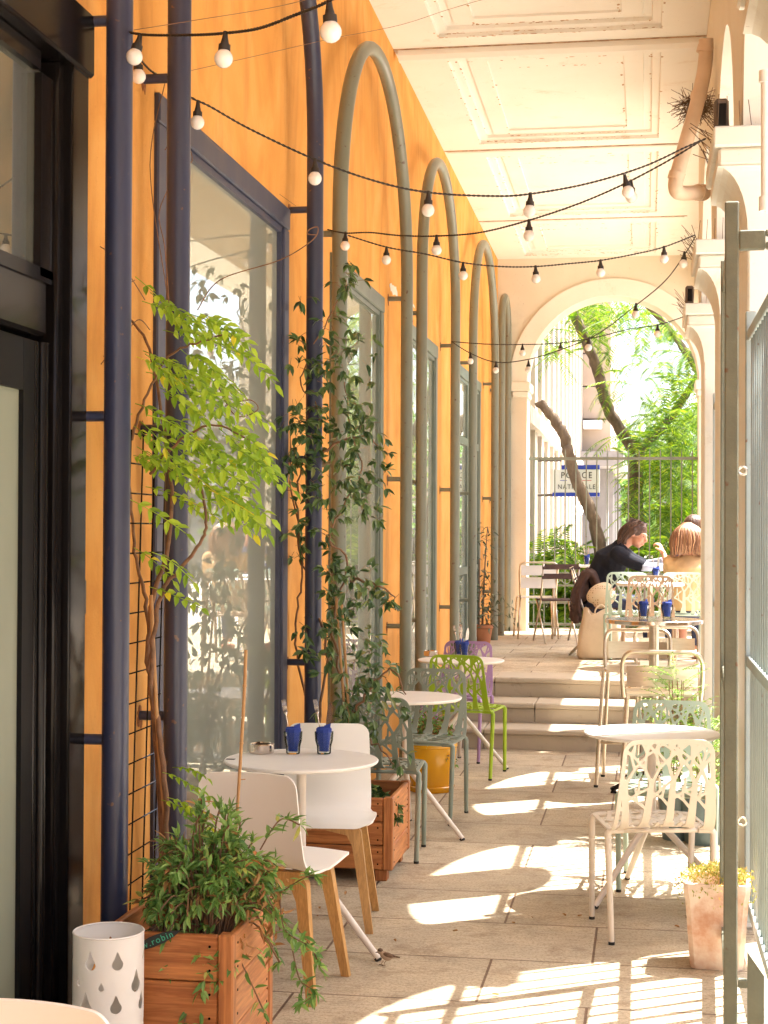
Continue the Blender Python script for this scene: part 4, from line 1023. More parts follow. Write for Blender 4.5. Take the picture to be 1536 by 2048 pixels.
def bar_stool(label, loc, rz):
    o = thing('bar_stool', label, 'stool', loc, rz, 'aluminium bar stools')
    sz = .74; mb = MB()
    top_ = smooth_path([(-.205, -.20, sz - .02), (-.213, -.215, sz + .08), (-.21, -.23, sz + .18), (-.175, -.24, sz + .225), (-.1, -.242, sz + .23), (.1, -.242, sz + .23), (.175, -.24, sz + .225), (.21, -.23, sz + .18), (.213, -.215, sz + .08), (.205, -.20, sz - .02)], 5)
    mb.tube(top_, .0125, 10); mb.build('back_frame', M['alu'], o, smooth=50)
    mb = MB(); P = []
    for i in range(13):
        x = -.19 + .38 * i / 12; yy = -.225 - .02 * (1 - (x / .19) ** 2)
        for z in (sz + .045, sz + .155): P += [(x, yy, z), (x, yy - .006, z)]
    F = []
    for i in range(12):
        a = 4 * i; F += [(a, a + 2, a + 6, a + 4), (a + 1, a + 5, a + 7, a + 3), (a, a + 4, a + 5, a + 1), (a + 2, a + 3, a + 7, a + 6)]
    mb.add(P, F); mb.build('back_plate', M['alu'], o, smooth=50)
    mb = MB(); P = []
    for i in range(9):
        y = -.19 + .37 * i / 8; z = sz + .012 * math.sin(i / 8 * math.pi * 2)
        for x in (-.19, .19): P += [(x, y, z), (x, y, z - .012)]
    F = []
    for i in range(8):
        a = 4 * i; F += [(a, a + 4, a + 6, a + 2)[::-1], (a + 1, a + 3, a + 7, a + 5)[::-1], (a, a + 1, a + 5, a + 4)[::-1], (a + 2, a + 6, a + 7, a + 3)[::-1]]
    F += [(0, 1, 3, 2), (32, 34, 35, 33)]
    mb.add(P, F); mb.build('seat', M['alu'], o, smooth=50)
    for sx in (-1, 1):
        for sy in (-1, 1):
            mb = MB(); a = Vector((sx * .185, sy * .17, sz - .01)); b = Vector((sx * .225, sy * .225, .0)); mb.tube([a + Vector((-sx * .02, 0, .004)), a, b], .0125, 10)
            l = mb.build('leg', M['alu'], o, smooth=50); mb = MB(); mb.tube([b + (a - b) * .02, b], .0145, 10); mb.build('foot_cap', M['rubber'], l)
    mb = MB()
    k = .62
    q = [(sx * (.185 + .04 * k), sy * (.17 + .055 * k), sz * (1 - k)) for sx, sy in ((-1, -1), (1, -1), (1, 1), (-1, 1))]
    mb.tube(q + [q[0]], .009, 8); mb.build('foot_ring', M['alu'], o, smooth=True)
    return o
s1p = Py(1322, 1360, 9.05)
bs = bar_stool('aluminium bar stool with a plate back, nearest of the stools, behind the green herb', (s1p.x, 9.0, 0), R(1))
copy_tree(bs, (bc.x + .10, bc.y + .62, 0), R(183), 'aluminium bar stool facing us across the steel bar table')
copy_tree(bs, (bc.x - .12, bc.y + .22, 0), R(176), 'aluminium bar stool pushed in under the left of the steel bar table')

# --- wooden planter boxes
def planter(label, x0, x1, y0, y1, H, rows=3, z0=.0, soil=.09, cover=True):
    o = thing('planter_box', label, 'planter', ((x0 + x1) / 2, (y0 + y1) / 2, 0), 0, 'cedar planter boxes')
    hh = (H - z0) / rows; t = .022; p = .045
    for (mats, fn, nm) in ((M['cedar_x'], lambda z, z2: (x0 + p + .002, x1 - p - .002, y0 + .006, y0 + .006 + t, z, z2), 'front_board'),
                       (M['cedar_x'], lambda z, z2: (x0 + p + .002, x1 - p - .002, y1 - .006 - t, y1 - .006, z, z2), 'rear_board'),
                       (M['cedar_y'], lambda z, z2: (x1 - t - .004, x1 - .004, y0 + p + .002, y1 - p - .002, z, z2), 'side_board'),
                       (M['cedar_y'], lambda z, z2: (x0 + .004, x0 + t + .004, y0 + p + .002, y1 - p - .002, z, z2), 'side_board')):
        for r_ in range(rows):
            mb = MB(); mb.bbox(*fn(z0 + r_ * hh + .002, z0 + (r_ + 1) * hh - .002), .004); mb.build(nm, mats, o, world=True)
    for (a, b) in ((x0, y0), (x1 - p, y0), (x1 - p, y1 - p), (x0, y1 - p)):
        mb = MB(); mb.bbox(a, a + p, b, b + p, z0, H + .002, .005); mb.build('corner_post', M['cedar_z'], o, world=True)
    mb = MB(); n = 16; P = [(x0 + t + .006 + (x1 - x0 - 2 * t - .012) * i / n, y0 + t + .008 + (y1 - y0 - 2 * t - .016) * j / n, H - soil + .018 * noise.noise(Vector((i * .7, j * .7, x0)))) for j in range(n + 1) for i in range(n + 1)]
    mb.add(P, [(j * (n + 1) + i, j * (n + 1) + i + 1, (j + 1) * (n + 1) + i + 1, (j + 1) * (n + 1) + i) for i in range(n) for j in range(n)]); mb.build('soil', M['soil'], o, world=True)
    for r_ in range(rows):
        for zz_ in (z0 + (r_ + .25) * hh, z0 + (r_ + .75) * hh):
            for xx in (x0 + .07, x1 - .07): mb = MB(); mb.tube([(xx, y0 + .007, zz_), (xx, y0 + .0045, zz_)], .004, 8); mb.build('screw', M['black'], o, world=True)
            for yy in (y0 + .07, y1 - .07): mb = MB(); mb.tube([(x1 - .005, yy, zz_), (x1 - .0025, yy, zz_)], .004, 8); mb.build('screw', M['black'], o, world=True)
    if z0 > 0:
        for (a, b) in ((x0 + .02, y0 + .03), (x1 - .09, y0 + .03), (x1 - .09, y1 - .09), (x0 + .02, y1 - .09)):
            mb = MB(); mb.bbox(a, a + .06, b, b + .06, 0, z0 - .001, .004); mb.build('foot', M['cedar_z'], o, world=True)
    return o
# near box: right front corner seen at (470,2050), top front edge at y~1872
PH1 = .46
pA = Pz(466, 1873, PH1); pB = Pz(541, 1838, PH1)
p1 = planter('cedar planter box of horizontal boards holding the leafy shrub, beside the white bin', pA.x - .40, pA.x, pA.y, pA.y + .50, PH1, 3, .05)
PH2 = .46
pC = Pz(782, 1598, PH2)
qq = Pz(783, 1765, .04)
p2y = 7.28; p2x = Py(785, 1700, p2y).x; PH2 = Py(785, 1597, p2y).z
p2 = planter('cedar planter box with the evergreen climber, next to the yellow pot', p2x - .56, p2x, p2y, p2y + .55, PH2, 3, .055)

# --- bin with drop cut-outs
by = 4.32; bl, br_ = Py(151, 1870, by).x, Py(284, 1870, by).x; br = (br_ - bl) / 2; bzt = Py(217, 1862, by).z
ub = thing('umbrella_stand', 'white metal bin pierced with teardrop holes', 'bin', ((bl + br_) / 2, by, 0))
hgt = bzt; Lc = 2 * math.pi * br; h = .0042; nx = int(Lc / h); h = Lc / nx; ny = int(hgt / h) + 3
Xg = np.arange(nx + 1)[None, :] * h + np.zeros((ny, 1)); Tg = -h + np.arange(ny)[:, None] * h + np.zeros((1, nx + 1))
Fg = np.maximum(-Tg, Tg - hgt)
rd = random.Random(5); drops = []
for row in range(9):
    for c in range(7):
        drops.append(((c + .5 * (row % 2) + rd.uniform(-.15, .15)) * Lc / 7, .05 + row * .062 + rd.uniform(-.01, .01), rd.choice([.008, .011, .016, .019])))
for (cx_, cy_, r_) in drops:
    if cy_ > hgt - .05: continue
    dx = np.abs((Xg - cx_ + Lc / 2) % Lc - Lc / 2); dy = Tg - cy_
    circ = np.hypot(dx, dy) - r_; k = np.clip(dy / (2.6 * r_), 0, 1)
    tip = np.where((dy > 0) & (dy < 2.6 * r_), dx - r_ * (1 - k) ** 1.25, 9)
    Fg = np.maximum(Fg, -np.minimum(circ, tip))
def cyl(s, t, off): a = s / Lc * 2 * math.pi; return Vector((math.cos(a) * (br + off), math.sin(a) * (br + off), t))
march(np.clip(Fg, -.02, .02), 0, -h, h, cyl, .003).build('pierced_shell', M['whitem'], ub, smooth=40)
mb = MB(); mb.tube([(br * math.cos(a), br * math.sin(a), hgt) for a in [k * math.pi / 32 for k in range(65)]], .0032, 6); mb.build('rim', M['whitem'], ub, smooth=True)
mb = MB(); mb.lathe([(0, .01), (br - .004, .01), (br - .004, .014), (0, .014)], n=32); mb.build('base', M['whitem'], ub)

# --- pots
def pot_lathe(name, label, loc, prof, mt, cat='pot', smooth=True, n=36, group=None):
    o = thing(name, label, cat, loc, 0, group); mb = MB(); mb.lathe(prof, n=n); mb.build('pot', mt, o, smooth=35); return o
yc = Pz(856, 1588); R0 = .155
yp_ = pot_lathe('yellow_pot', 'glossy yellow glazed pot on its saucer, under the sage chairs', (yc.x, yc.y + .14, 0), [(0, .03), (.125, .03), (.128, .05), (.15, .15), (.158, .24), (.160, .275), (.165, .28), (.165, .30), (.158, .305), (.148, .30), (.146, .26), (.14, .25), (0, .25)], M['yellow'])
mb = MB(); mb.lathe([(0, .001), (.135, .001), (.142, .012), (.148, .034), (.143, .04), (.132, .036), (.13, .02), (0, .02)], n=36); mb.build('saucer', M['yellow'], yp_, smooth=35)
mb = MB(); mb.lathe([(.146, .262), (0, .27)], n=24); mb.build('soil', M['soil'], yp_)
tq0, tq1 = Pz(1385, 1948), Pz(1495, 1948)
ty = tq0.y + .02; txc = Py(1437, 1940, ty).x; tz = Py(1437, 1773, ty).z
tp = thing('terracotta_pot', 'tall square terracotta pot bleached with salt, by the gate post', 'pot', (txc, ty + .14, 0), R(-3))
mb = MB()
def sqring(hw, z, k=.018): return [(-hw + k, -hw, z), (hw - k, -hw, z), (hw, -hw + k, z), (hw, hw - k, z), (hw - k, hw, z), (-hw + k, hw, z), (-hw, hw - k, z), (-hw, -hw + k, z)]
rg = [(.093, 0), (.098, .02), (.115, tz - .06), (.121, tz - .03), (.122, tz), (.106, tz), (.104, tz - .03), (.10, tz - .05)]
for i, (w_, z) in enumerate(rg):
    n1 = len(mb.v); mb.v += sqring(w_, z)
    if i: mb.f += [(n1 - 8 + k, n1 - 8 + (k + 1) % 8, n1 + (k + 1) % 8, n1 + k) for k in range(8)]
mb.f += [tuple(range(7, -1, -1)), tuple(len(mb.v) - 8 + k for k in range(8))]
mb.build('pot', M['terra'], tp, smooth=25)
sb = Pz(1400, 1695); sp_ = pot_lathe('slate_pot', 'round blue-grey pot with feathery herb behind the sunny right-hand table', (sb.x + .02, sb.y + .13, 0), [(0, 0), (.09, 0), (.095, .01), (.11, .20), (.115, .25), (.12, .27), (.11, .27), (.105, .24), (0, .24)], M['slate'])
sq = Py(1420, 1600, sb.y + .3)
hb = Pz(1345, 1600); 
hp_ = pot_lathe('slate_pot', 'round blue-grey pot of tall feathery herb behind the mint chair', (Py(1352, 1500, 8.6).x, 8.6, 0), [(0, 0), (.07, 0), (.095, .22), (.10, .24), (.10, .27), (.09, .27), (.085, .24), (0, .235)], M['slate'])
op = Pz(962, 1290, PZ)
ol = pot_lathe('bay_tree_pot', 'terracotta pot with a small bay tree tied to canes, on the terrace', (op.x, op.y + .12, PZ), [(0, 0), (.08, 0), (.105, .16), (.115, .17), (.115, .20), (.105, .20), (.10, .17), (0, .17)], M['terra2'])

# --- terrace furniture behind
tt = thing('round_table', 'round table between the taupe and mint chairs on the terrace', 'table', (Pz(1300, 1157, PZ + .73).x, 13.95, PZ), 0)
mb = MB(); mb.lathe([(0, .706), (.285, .706), (.29, .715), (.285, .73), (0, .73)], n=48); mb.build('table_top', M['whitem'], tt, smooth=30)
mb = MB(); mb.tube([(0, 0, .02), (0, 0, .70)], .024, 14); mb.build('column', M['alu'], tt, smooth=40); mb = MB(); mb.lathe([(0, 0), (.2, 0), (.2, .012), (.03, .03)], n=28); mb.build('base', M['alu'], tt, smooth=30)
def gon(u, y, z, label, rz): q = Py(u, 1150, y); return copy_tree(g1, (q.x, y, z + .0006), rz, label)
# low corner table
ct = thing('cafe_table', 'small square-edged table by the railing with a cutlery glass', 'table', (Py(1160, 1130, 17.6).x, 17.7, PZ))
cz_ = Py(1160, 1131, 17.4).z - PZ
mb = MB(); mb.bbox(-.33, .33, -.30, .30, cz_ - .022, cz_, .006); mb.build('table_top', M['whitem'], ct)
for sx in (-1, 1):
    for sy in (-1, 1): mb = MB(); mb.tube([(sx * .27, sy * .24, cz_ - .023), (sx * .29, sy * .26, 0)], .012, 8); mb.build('leg', M['alu'], ct, smooth=True)
q = Py(1173, 1128, 17.5); copy_tree(g1, (q.x, 17.6, PZ + cz_ + .0006), .4, 'glass with pale cutlery standing on the small table by the railing')
# slatted white chair
def slat_chair(label, loc, rz, mt, mf, fold=False):
    o = thing('folding_chair' if fold else 'slatted_chair', label, 'chair', loc, rz)
    bt_ = .83; 
    if not fold:
        mb = MB(); mb.tube(smooth_path([(-.19, -.20, .45), (-.20, -.25, .62), (-.205, -.29, .77), (-.18, -.30, .82), (-.1, -.302, .83), (.1, -.302, .83), (.18, -.30, .82), (.205, -.29, .77), (.20, -.25, .62), (.19, -.20, .45)], 4), .011, 8); mb.build('back_frame', mf, o, smooth=True)
        for z0_, z1_ in ((.55, .67), (.69, .80)):
            mb = MB(); mb.box((0, -.245 - (z0_ - .55) * .28, (z0_ + z1_) / 2), (.38, .008, z1_ - z0_), Matrix.Rotation(R(-15), 3, 'X')); mb.build('back_slat', mt, o)
        for sx in (-1, 1):
            for a, b in (((sx * .19, .19, .44), (sx * .22, .25, 0)), ((sx * .19, -.19, .44), (sx * .22, -.27, 0))):
                mb = MB(); mb.tube([a, b], .011, 8); mb.build('leg', mf, o, smooth=True)
        for k in range(5):
            mb = MB(); mb.bbox(-.19, .19, -.20 + k * .082, -.20 + k * .082 + .066, .44, .452, .003); mb.build('seat_slat', mt, o)
    else:
        for sx in (-1, 1):
            mb = MB(); mb.tube([(sx * .19, -.24, .83), (sx * .19, -.12, .45), (sx * .19, .26, .0)], .010, 8); mb.build('leg', mf, o, smooth=True)
            mb = MB(); mb.tube([(sx * .17, .18, .44), (sx * .17, -.25, .0)], .010, 8); mb.build('leg', mf, o, smooth=True)
        for z in (.80, .70): mb = MB(); mb.box((0, -.245 + (.83 - z) * .31, z), (.40, .012, .055), Matrix.Rotation(R(-17), 3, 'X')); mb.build('back_slat', mt, o)
        for k in range(5): mb = MB(); mb.bbox(-.18, .18, -.17 + k * .078, -.17 + k * .078 + .06, .44, .455, .003); mb.build('seat_slat', mt, o)
        mb = MB(); mb.tube([(-.19, .14, .14), (.19, .14, .14)], .006, 6); mb.build('stretcher', mf, o)
    return o
q = Pz(1062, 1270, PZ); slat_chair('white slatted metal chair by the left jamb of the end arch', (Py(1071, 1200, 17.6).x, 17.65, PZ), R(10), M['white'], M['alu'])
slat_chair('brown wooden folding chair with crossed legs beside the white slatted chair', (Py(1112, 1200, 16.9).x, 16.95, PZ), R(16), M['jacket'], M['alu'], True)
# ================================================================ PLANTS
rp = random.Random(21)
def rv(s=1.0): return Vector((rp.gauss(0, s), rp.gauss(0, s), rp.gauss(0, s)))
def pinnate(mb, p, d, L, pairs, ll, lw, droop=.5, up=Vector((0, 0, 1))):
    """arching compound leaf with paired leaflets"""
    pts = []; q = Vector(p); dd = d.normalized()
    for i in range(pairs * 2 + 1):
        pts.append(q.copy()); q = q + dd * (L / (pairs * 2)); dd = (dd + Vector((0, 0, -droop / (pairs * 2)))).normalized()
    mb.tube(pts, [.0016] * len(pts), 3, cap=False)
    for i in range(2, len(pts) - 1, 2):
        t = (pts[i + 1] - pts[i - 1]).normalized(); sd = t.cross(up); sd = sd.normalized() if sd.length > .01 else t.orthogonal()
        s = .75 + .35 * math.sin(i / len(pts) * math.pi)
        for sg in (-1, 1):
            e = (sd * sg * .72 + t * .72 + Vector((0, 0, -.14)) + rv(.10)).normalized()
            mb.leaf(pts[i], e, (up + rv(.25)), ll * s * rp.uniform(.85, 1.15), lw * s, .22, .25)
    mb.leaf(pts[-1], (pts[-1] - pts[-2]) + Vector((0, 0, -.002)), up, ll * 1.1, lw, .2, .2)
# ---- wisteria on the wire trellis
wi = thing('wisteria', 'lime green wisteria climbing over the navy pipes from the near planter', 'climbing plant', (pA.x - .3, pA.y + .5, 0))
def Pp(u, v, y): return Py(u, v, y)
stems = [
 [(335, 1820, 5.05), (330, 1700, 5.06), (318, 1500, 5.08), (303, 1380, 5.1), (300, 1300, 5.1), (292, 1200, 5.12), (272, 1120, 5.15), (262, 1000, 5.15), (250, 880, 5.15)],
 [(345, 1820, 5.0), (333, 1650, 5.0), (322, 1480, 5.02), (305, 1400, 5.05), (306, 1300, 5.0), (322, 1190, 4.98), (350, 1150, 4.97), (395, 1095, 4.95), (412, 1045, 4.95), (400, 960, 4.95)],
 [(325, 1820, 5.1), (322, 1640, 5.1), (310, 1450, 5.1), (296, 1300, 5.1), (310, 1180, 5.08), (330, 1120, 5.06), (345, 1000, 5.05), (330, 860, 5.05), (300, 700, 5.1), (262, 640, 5.15)],
 [(262, 880, 5.1), (290, 800, 5.0), (330, 720, 4.97), (380, 690, 4.95), (450, 670, 4.9)],
 [(300, 950, 5.0), (360, 880, 4.95), (430, 850, 4.92), (500, 880, 4.9)]]
for i, s_ in enumerate(stems):
    P = smooth_path([Pp(*a) + Vector((0, 0, 0)) for a in s_], 6); mb = MB()
    mb.tube([p + rv(.0025) for p in P], [(.0095 if i < 3 else .004) * (1 - .7 * k / len(P)) + .0012 for k in range(len(P))], 7); mb.build('stem', M['vine'], wi, smooth=True, world=True)
# loose dry tendrils
tend = [[(262, 640, 5.1), (215, 640, 5.05), (180, 600, 5.05), (185, 555, 5.05), (215, 540, 5.05)], [(270, 560, 5.1), (225, 590, 5.05), (208, 640, 5.0), (217, 660, 5.0)],
        [(205, 830, 4.98), (188, 790, 4.98), (195, 740, 4.98), (235, 690, 4.9), (275, 640, 4.9), (300, 660, 4.95)], [(185, 680, 5.0), (200, 710, 5.0), (225, 712, 4.95)],
        [(340, 640, 4.95), (330, 500, 5.2), (318, 430, 5.3), (335, 380, 5.35)], [(345, 640, 5.3), (330, 560, 5.3), (300, 330, 5.4), (330, 165, 5.45)],
        [(330, 300, 5.43), (345, 284, 5.40), (375, 290, 5.42), (382, 325, 5.45), (335, 305, 5.44)], [(430, 760, 4.9), (470, 830, 4.85), (515, 820, 4.85), (500, 800, 4.85), (450, 812, 4.85)],
        [(395, 620, 4.9), (440, 560, 4.85), (560, 520, 4.8), (625, 480, 4.75), (636, 455, 4.75), (620, 458, 4.75), (615, 468, 4.75), (633, 470, 4.75)], [(290, 600, 5.0), (255, 545, 4.9), (225, 510, 4.88), (200, 493, 4.86)]]
for s_ in tend:
    P = smooth_path([Pp(*a) for a in s_], 8); mb = MB(); mb.tube(P, .0018, 5); mb.build('tendril', M['vine'], wi, smooth=True, world=True)
mb = MB()
cl = [(262, 560, 3, 12), (300, 605, 6, 20), (330, 640, 8, 24), (385, 640, 6, 24), (430, 660, 4, 20), (320, 700, 9, 28), (380, 710, 8, 26), (430, 735, 6, 24), (300, 770, 6, 24), (360, 775, 9, 28), (420, 790, 7, 24), (300, 850, 9, 24), (360, 850, 9, 28), (430, 850, 8, 26),
      (470, 880, 6, 20), (290, 915, 7, 20), (350, 915, 9, 26), (420, 920, 9, 26), (470, 930, 6, 20), (400, 975, 8, 26), (450, 990, 7, 22), (350, 975, 5, 20), (420, 1030, 5, 22), (275, 1020, 2, 10), (300, 1110, 3, 14), (318, 1180, 2, 10), (285, 965, 3, 12), (203, 835, 1, 6), (197, 880, 1, 5), (330, 1120, 2, 10)]
for (u, v, n, sp_) in cl:
    for k in range(max(1, round(n * .42))):
        uu, vv = u + rp.gauss(-14, sp_), v + rp.gauss(-10, sp_ * .8); y = rp.uniform(4.72, 5.16)
        if uu < 258 and u > 258: uu = 262 + rp.random() * 30
        p = Pp(uu, vv, y)
        if p.x < WX + .05: p.x = WX + .05
        d = Vector((rp.gauss(.85, .16), rp.gauss(-.12, .22), rp.gauss(-.34, .18)))
        if u < 210: d = Vector((-.3, -.4, -.2))
        pinnate(mb, p, d, rp.uniform(.15, .25), rp.choice([5, 6, 6, 7]), rp.uniform(.032, .048), rp.uniform(.014, .020), rp.uniform(.2, .8), up=(Vector((.25, -.75, .8)) + rv(.2)).normalized())
for (u, v) in ((325, 1545), (345, 1535), (335, 1595), (355, 1610), (380, 1570), (385, 1620), (322, 1600)):
    pinnate(mb, Pp(u, v, 4.95), Vector((rp.gauss(.7, .2), -.2, rp.gauss(-.15, .25))), .13, 5, .03, .014, .6)
mb.build('foliage', M['lf_lime'], wi, world=True)
# wire trellis
tr = thing('wire_trellis', 'rusty black wire grid standing against the wall behind the first navy pipe', 'trellis', (WX + .05, 5.15, 0))
xt = WX + .05
mb = MB()
for y in (4.885, 5.02, 5.15, 5.28, 5.41): mb.tube([(xt, y - .01, .30), (xt + .015, y + .06, 1.95)], .003, 5)
for k in range(17): z = .34 + k * .1; mb.tube([(xt + .004, 4.87 + .004 * k, z), (xt + .004, 5.43 + .004 * k, z)], .0028, 5)
mb.build('wire_grid', M['black'], tr, world=True)
# ---- leafy shrub in the near planter
def lance_shrub(name, label, centre, n, rad, hgt, mt, ll, lw, cat='shrub', dry=0, seeds=1, spread=(1, 1), stemr=.0028):
    o = thing(name, label, cat, centre); C = Vector(centre); mb = MB(); ms = MB(); md = MB()
    for i in range(n):
        a = rp.uniform(0, 2 * math.pi); rr = rad * rp.random() ** .5; lean = rp.uniform(.1, 1.0)
        tip = C + Vector((math.cos(a) * rr * spread[0], math.sin(a) * rr * spread[1], hgt * rp.uniform(.35, 1.0) * (1.05 - .55 * (rr / rad))))
        if rp.random() < .14: tip.z = C.z + rp.uniform(-.16, .08) * hgt / .35; tip.x = C.x + math.cos(a) * rad * 1.05 * spread[0]; tip.y = C.y + math.sin(a) * rad * spread[1]
        b = C + Vector((math.cos(a) * rr * .25, math.sin(a) * rr * .25, 0)); m_ = (b + tip) / 2 + Vector((0, 0, hgt * .22)) + rv(.015)
        P = smooth_path([b, m_, tip], 5); ms.tube(P, stemr, 4, cap=False)
        for j in range(3, len(P)):
            t = (P[j] - P[j - 1]).normalized()
            for s_ in range(2 if j < len(P) - 1 else 5):
                dd = (t * rp.uniform(.3, 1.1) + rv(.55)).normalized()
                (md if rp.random() < dry else mb).leaf(P[j] + rv(.004), dd, Vector((0, 0, 1)) + rv(.4), ll * rp.uniform(.6, 1.15), lw * rp.uniform(.8, 1.1), .2, .15)
    ms.build('stem', M['vine'], o, world=True); mb.build('foliage', mt, o, world=True)
    if md.f: md.build('withered_leaves', M['lf_dry'], o, world=True)
    return o
pc1 = Vector((pA.x - .10, pA.y + .17, PH1 - .07))
sh = lance_shrub('leafy_shrub', 'bushy green shrub with narrow leaves spilling over the near planter', pc1 + Vector((-.02, 0, 0)), 175, .215, .47, M['lf_shrub'], .047, .0135, dry=.09, spread=(.95, .8))
mb = MB(); ms = MB()
for (pts, n) in (([(590, 1850, 4.6), (625, 1900, 4.5), (640, 1935, 4.5)], 14), ([(585, 1900, 4.55), (600, 1960, 4.5), (630, 1985, 4.48), (598, 2010, 4.48)], 18), ([(360, 1830, 4.6), (350, 1900, 4.5), (345, 1940, 4.48)], 20), ([(400, 1830, 4.6), (440, 1900, 4.48), (460, 1930, 4.47)], 16),
                 ([(390, 1830, 4.6), (400, 1900, 4.47), (425, 1960, 4.46)], 16), ([(540, 1800, 4.7), (600, 1760, 4.6), (628, 1750, 4.6)], 14), ([(520, 1700, 4.8), (560, 1640, 4.8), (600, 1650, 4.8)], 14), ([(470, 1700, 4.85), (480, 1640, 4.85), (460, 1615, 4.85)], 10), ([(560, 1800, 4.6), (570, 1860, 4.5), (615, 1890, 4.45)], 14)):
    P = smooth_path([Pp(*a) for a in pts], 8); ms.tube(P, .0022, 4, cap=False)
    for k in range(n * 2):
        j = rp.randrange(3, len(P)); mb.leaf(P[j], ((P[j] - P[j - 1]).normalized() * .6 + rv(.6)), Vector((0, 0, 1)) + rv(.4), rp.uniform(.03, .055), .014, .2, .15)
mb.build('foliage', M['lf_shrub'], sh, world=True); ms.build('stem', M['vine'], sh, world=True)
mb = MB()
for (u, v, n, s_) in ((470, 1800, 60, 26), (520, 1760, 40, 24), (370, 1900, 45, 16), (380, 1940, 25, 12), (480, 1860, 40, 22), (545, 1840, 20, 16)):
    for k in range(n):
        p = Pp(u + rp.gauss(0, s_), v + rp.gauss(0, s_), rp.uniform(4.46, 4.62) if v > 1850 and u < 420 else rp.uniform(4.55, 4.8)); mb.leaf(p, Vector((0, 0, -1)) + rv(.5), rv(1), rp.uniform(.02, .04), rp.uniform(.007, .013), .5, .6)
mb.build('withered_leaves', M['lf_dry'], sh, world=True)
cn = thing('bamboo_cane', 'single bamboo cane standing in the near planter in front of the window', 'cane', (0, 0, 0))
cp = [Pp(492, 1300, 4.95), Pp(488, 1400, 4.93), Pp(481, 1520, 4.9), Pp(470, 1690, 4.85), Pp(460, 1840, 4.8)]
cn.location = cp[-1]; mb = MB(); P = smooth_path(cp, 4); mb.tube(P, .0052, 8)
for k in (3, 7, 11): mb.tube([P[k] - Vector((0, 0, .003)), P[k] + Vector((0, 0, .003))], .0066, 8)
mb.tube([P[9], P[9] + Vector((.02, 0, .002))], .0015, 5); mb.build('cane', M['bamboo'], cn, smooth=50, world=True)
for nm, pts in (('pair of bamboo canes', 0),):
    o = thing('bamboo_stake', 'bamboo stake carrying the wisteria stems beside the second navy pipe', 'cane', Pp(343, 1790, 5.0)); mb = MB(); P = [Pp(346, 1795, 5.0), Pp(318, 1500, 5.03), Pp(302, 1190, 5.06)]; mb.tube(smooth_path(P, 5), .0068, 8); mb.build('cane', M['bamboo'], o, smooth=50, world=True)
# plant tag (handwritten slate leaf)
tg = thing('plant_tag', 'dark leaf-shaped plant tag with green handwriting, leaning over the planter edge', 'tag', Pp(315, 1880, pA.y - .012))
q0 = Pp(315, 1880, pA.y - .014); ang = R(24); Rt = Matrix.Rotation(R(90), 3, 'X') @ Matrix.Rotation(ang, 3, 'Z')
poly = [(-.062, .0), (-.05, .011), (-.02, .016), (.02, .015), (.05, .008), (.075, .0), (.05, -.009), (.02, -.014), (-.02, -.015), (-.05, -.011)]
mb = MB(); mb.prism(poly, lambda a, c, h: q0 + Rt @ Vector((a, c, -h)), .004); mb.build('tag_body', M['tagblack'], tg, world=True)
text('w.robin', .026, q0 + Vector((0, -.002, 0)), Rt, M['tagtext'], tg, ext=.0004)

# ---- dark-leaved evergreen climber
ec = thing('evergreen_climber', 'dark glossy climber rambling up the third navy pipe and the green one', 'climbing plant', (p2x - .28, p2y + .28, 0))
sts = [[(690, 1590, 7.5), (640, 1450, 7.65), (655, 1300, 7.65), (628, 1200, 7.7), (598, 1080, 7.72), (600, 950, 7.72), (640, 830, 7.66), (602, 760, 7.72), (655, 640, 7.66), (692, 560, 7.9)],
       [(700, 1590, 7.5), (690, 1400, 7.6), (665, 1250, 7.62), (695, 1130, 7.7), (660, 1070, 7.6), (720, 950, 7.7), (700, 850, 7.75), (690, 760, 7.8)],
       [(680, 1590, 7.5), (612, 1400, 7.75), (590, 1250, 7.75), (605, 1130, 7.7), (580, 950, 7.75), (580, 860, 7.75)],
       [(690, 1450, 7.55), (740, 1380, 7.4), (780, 1340, 7.35), (810, 1385, 7.3)], [(700, 1160, 7.6), (750, 1170, 7.5), (790, 1195, 7.5)], [(650, 900, 7.6), (720, 870, 7.6), (765, 900, 7.6)], [(690, 1450, 7.5), (740, 1480, 7.4), (790, 1530, 7.3)]]
for s_ in sts:
    P = smooth_path([Pp(*a) for a in s_], 7); mb = MB(); mb.tube([p + rv(.006) for p in P], [.0065 * (1 - .75 * k / len(P)) + .001 for k in range(len(P))], 6); mb.build('stem', M['vine'], ec, smooth=True, world=True)
mb = MB(); ms = MB()
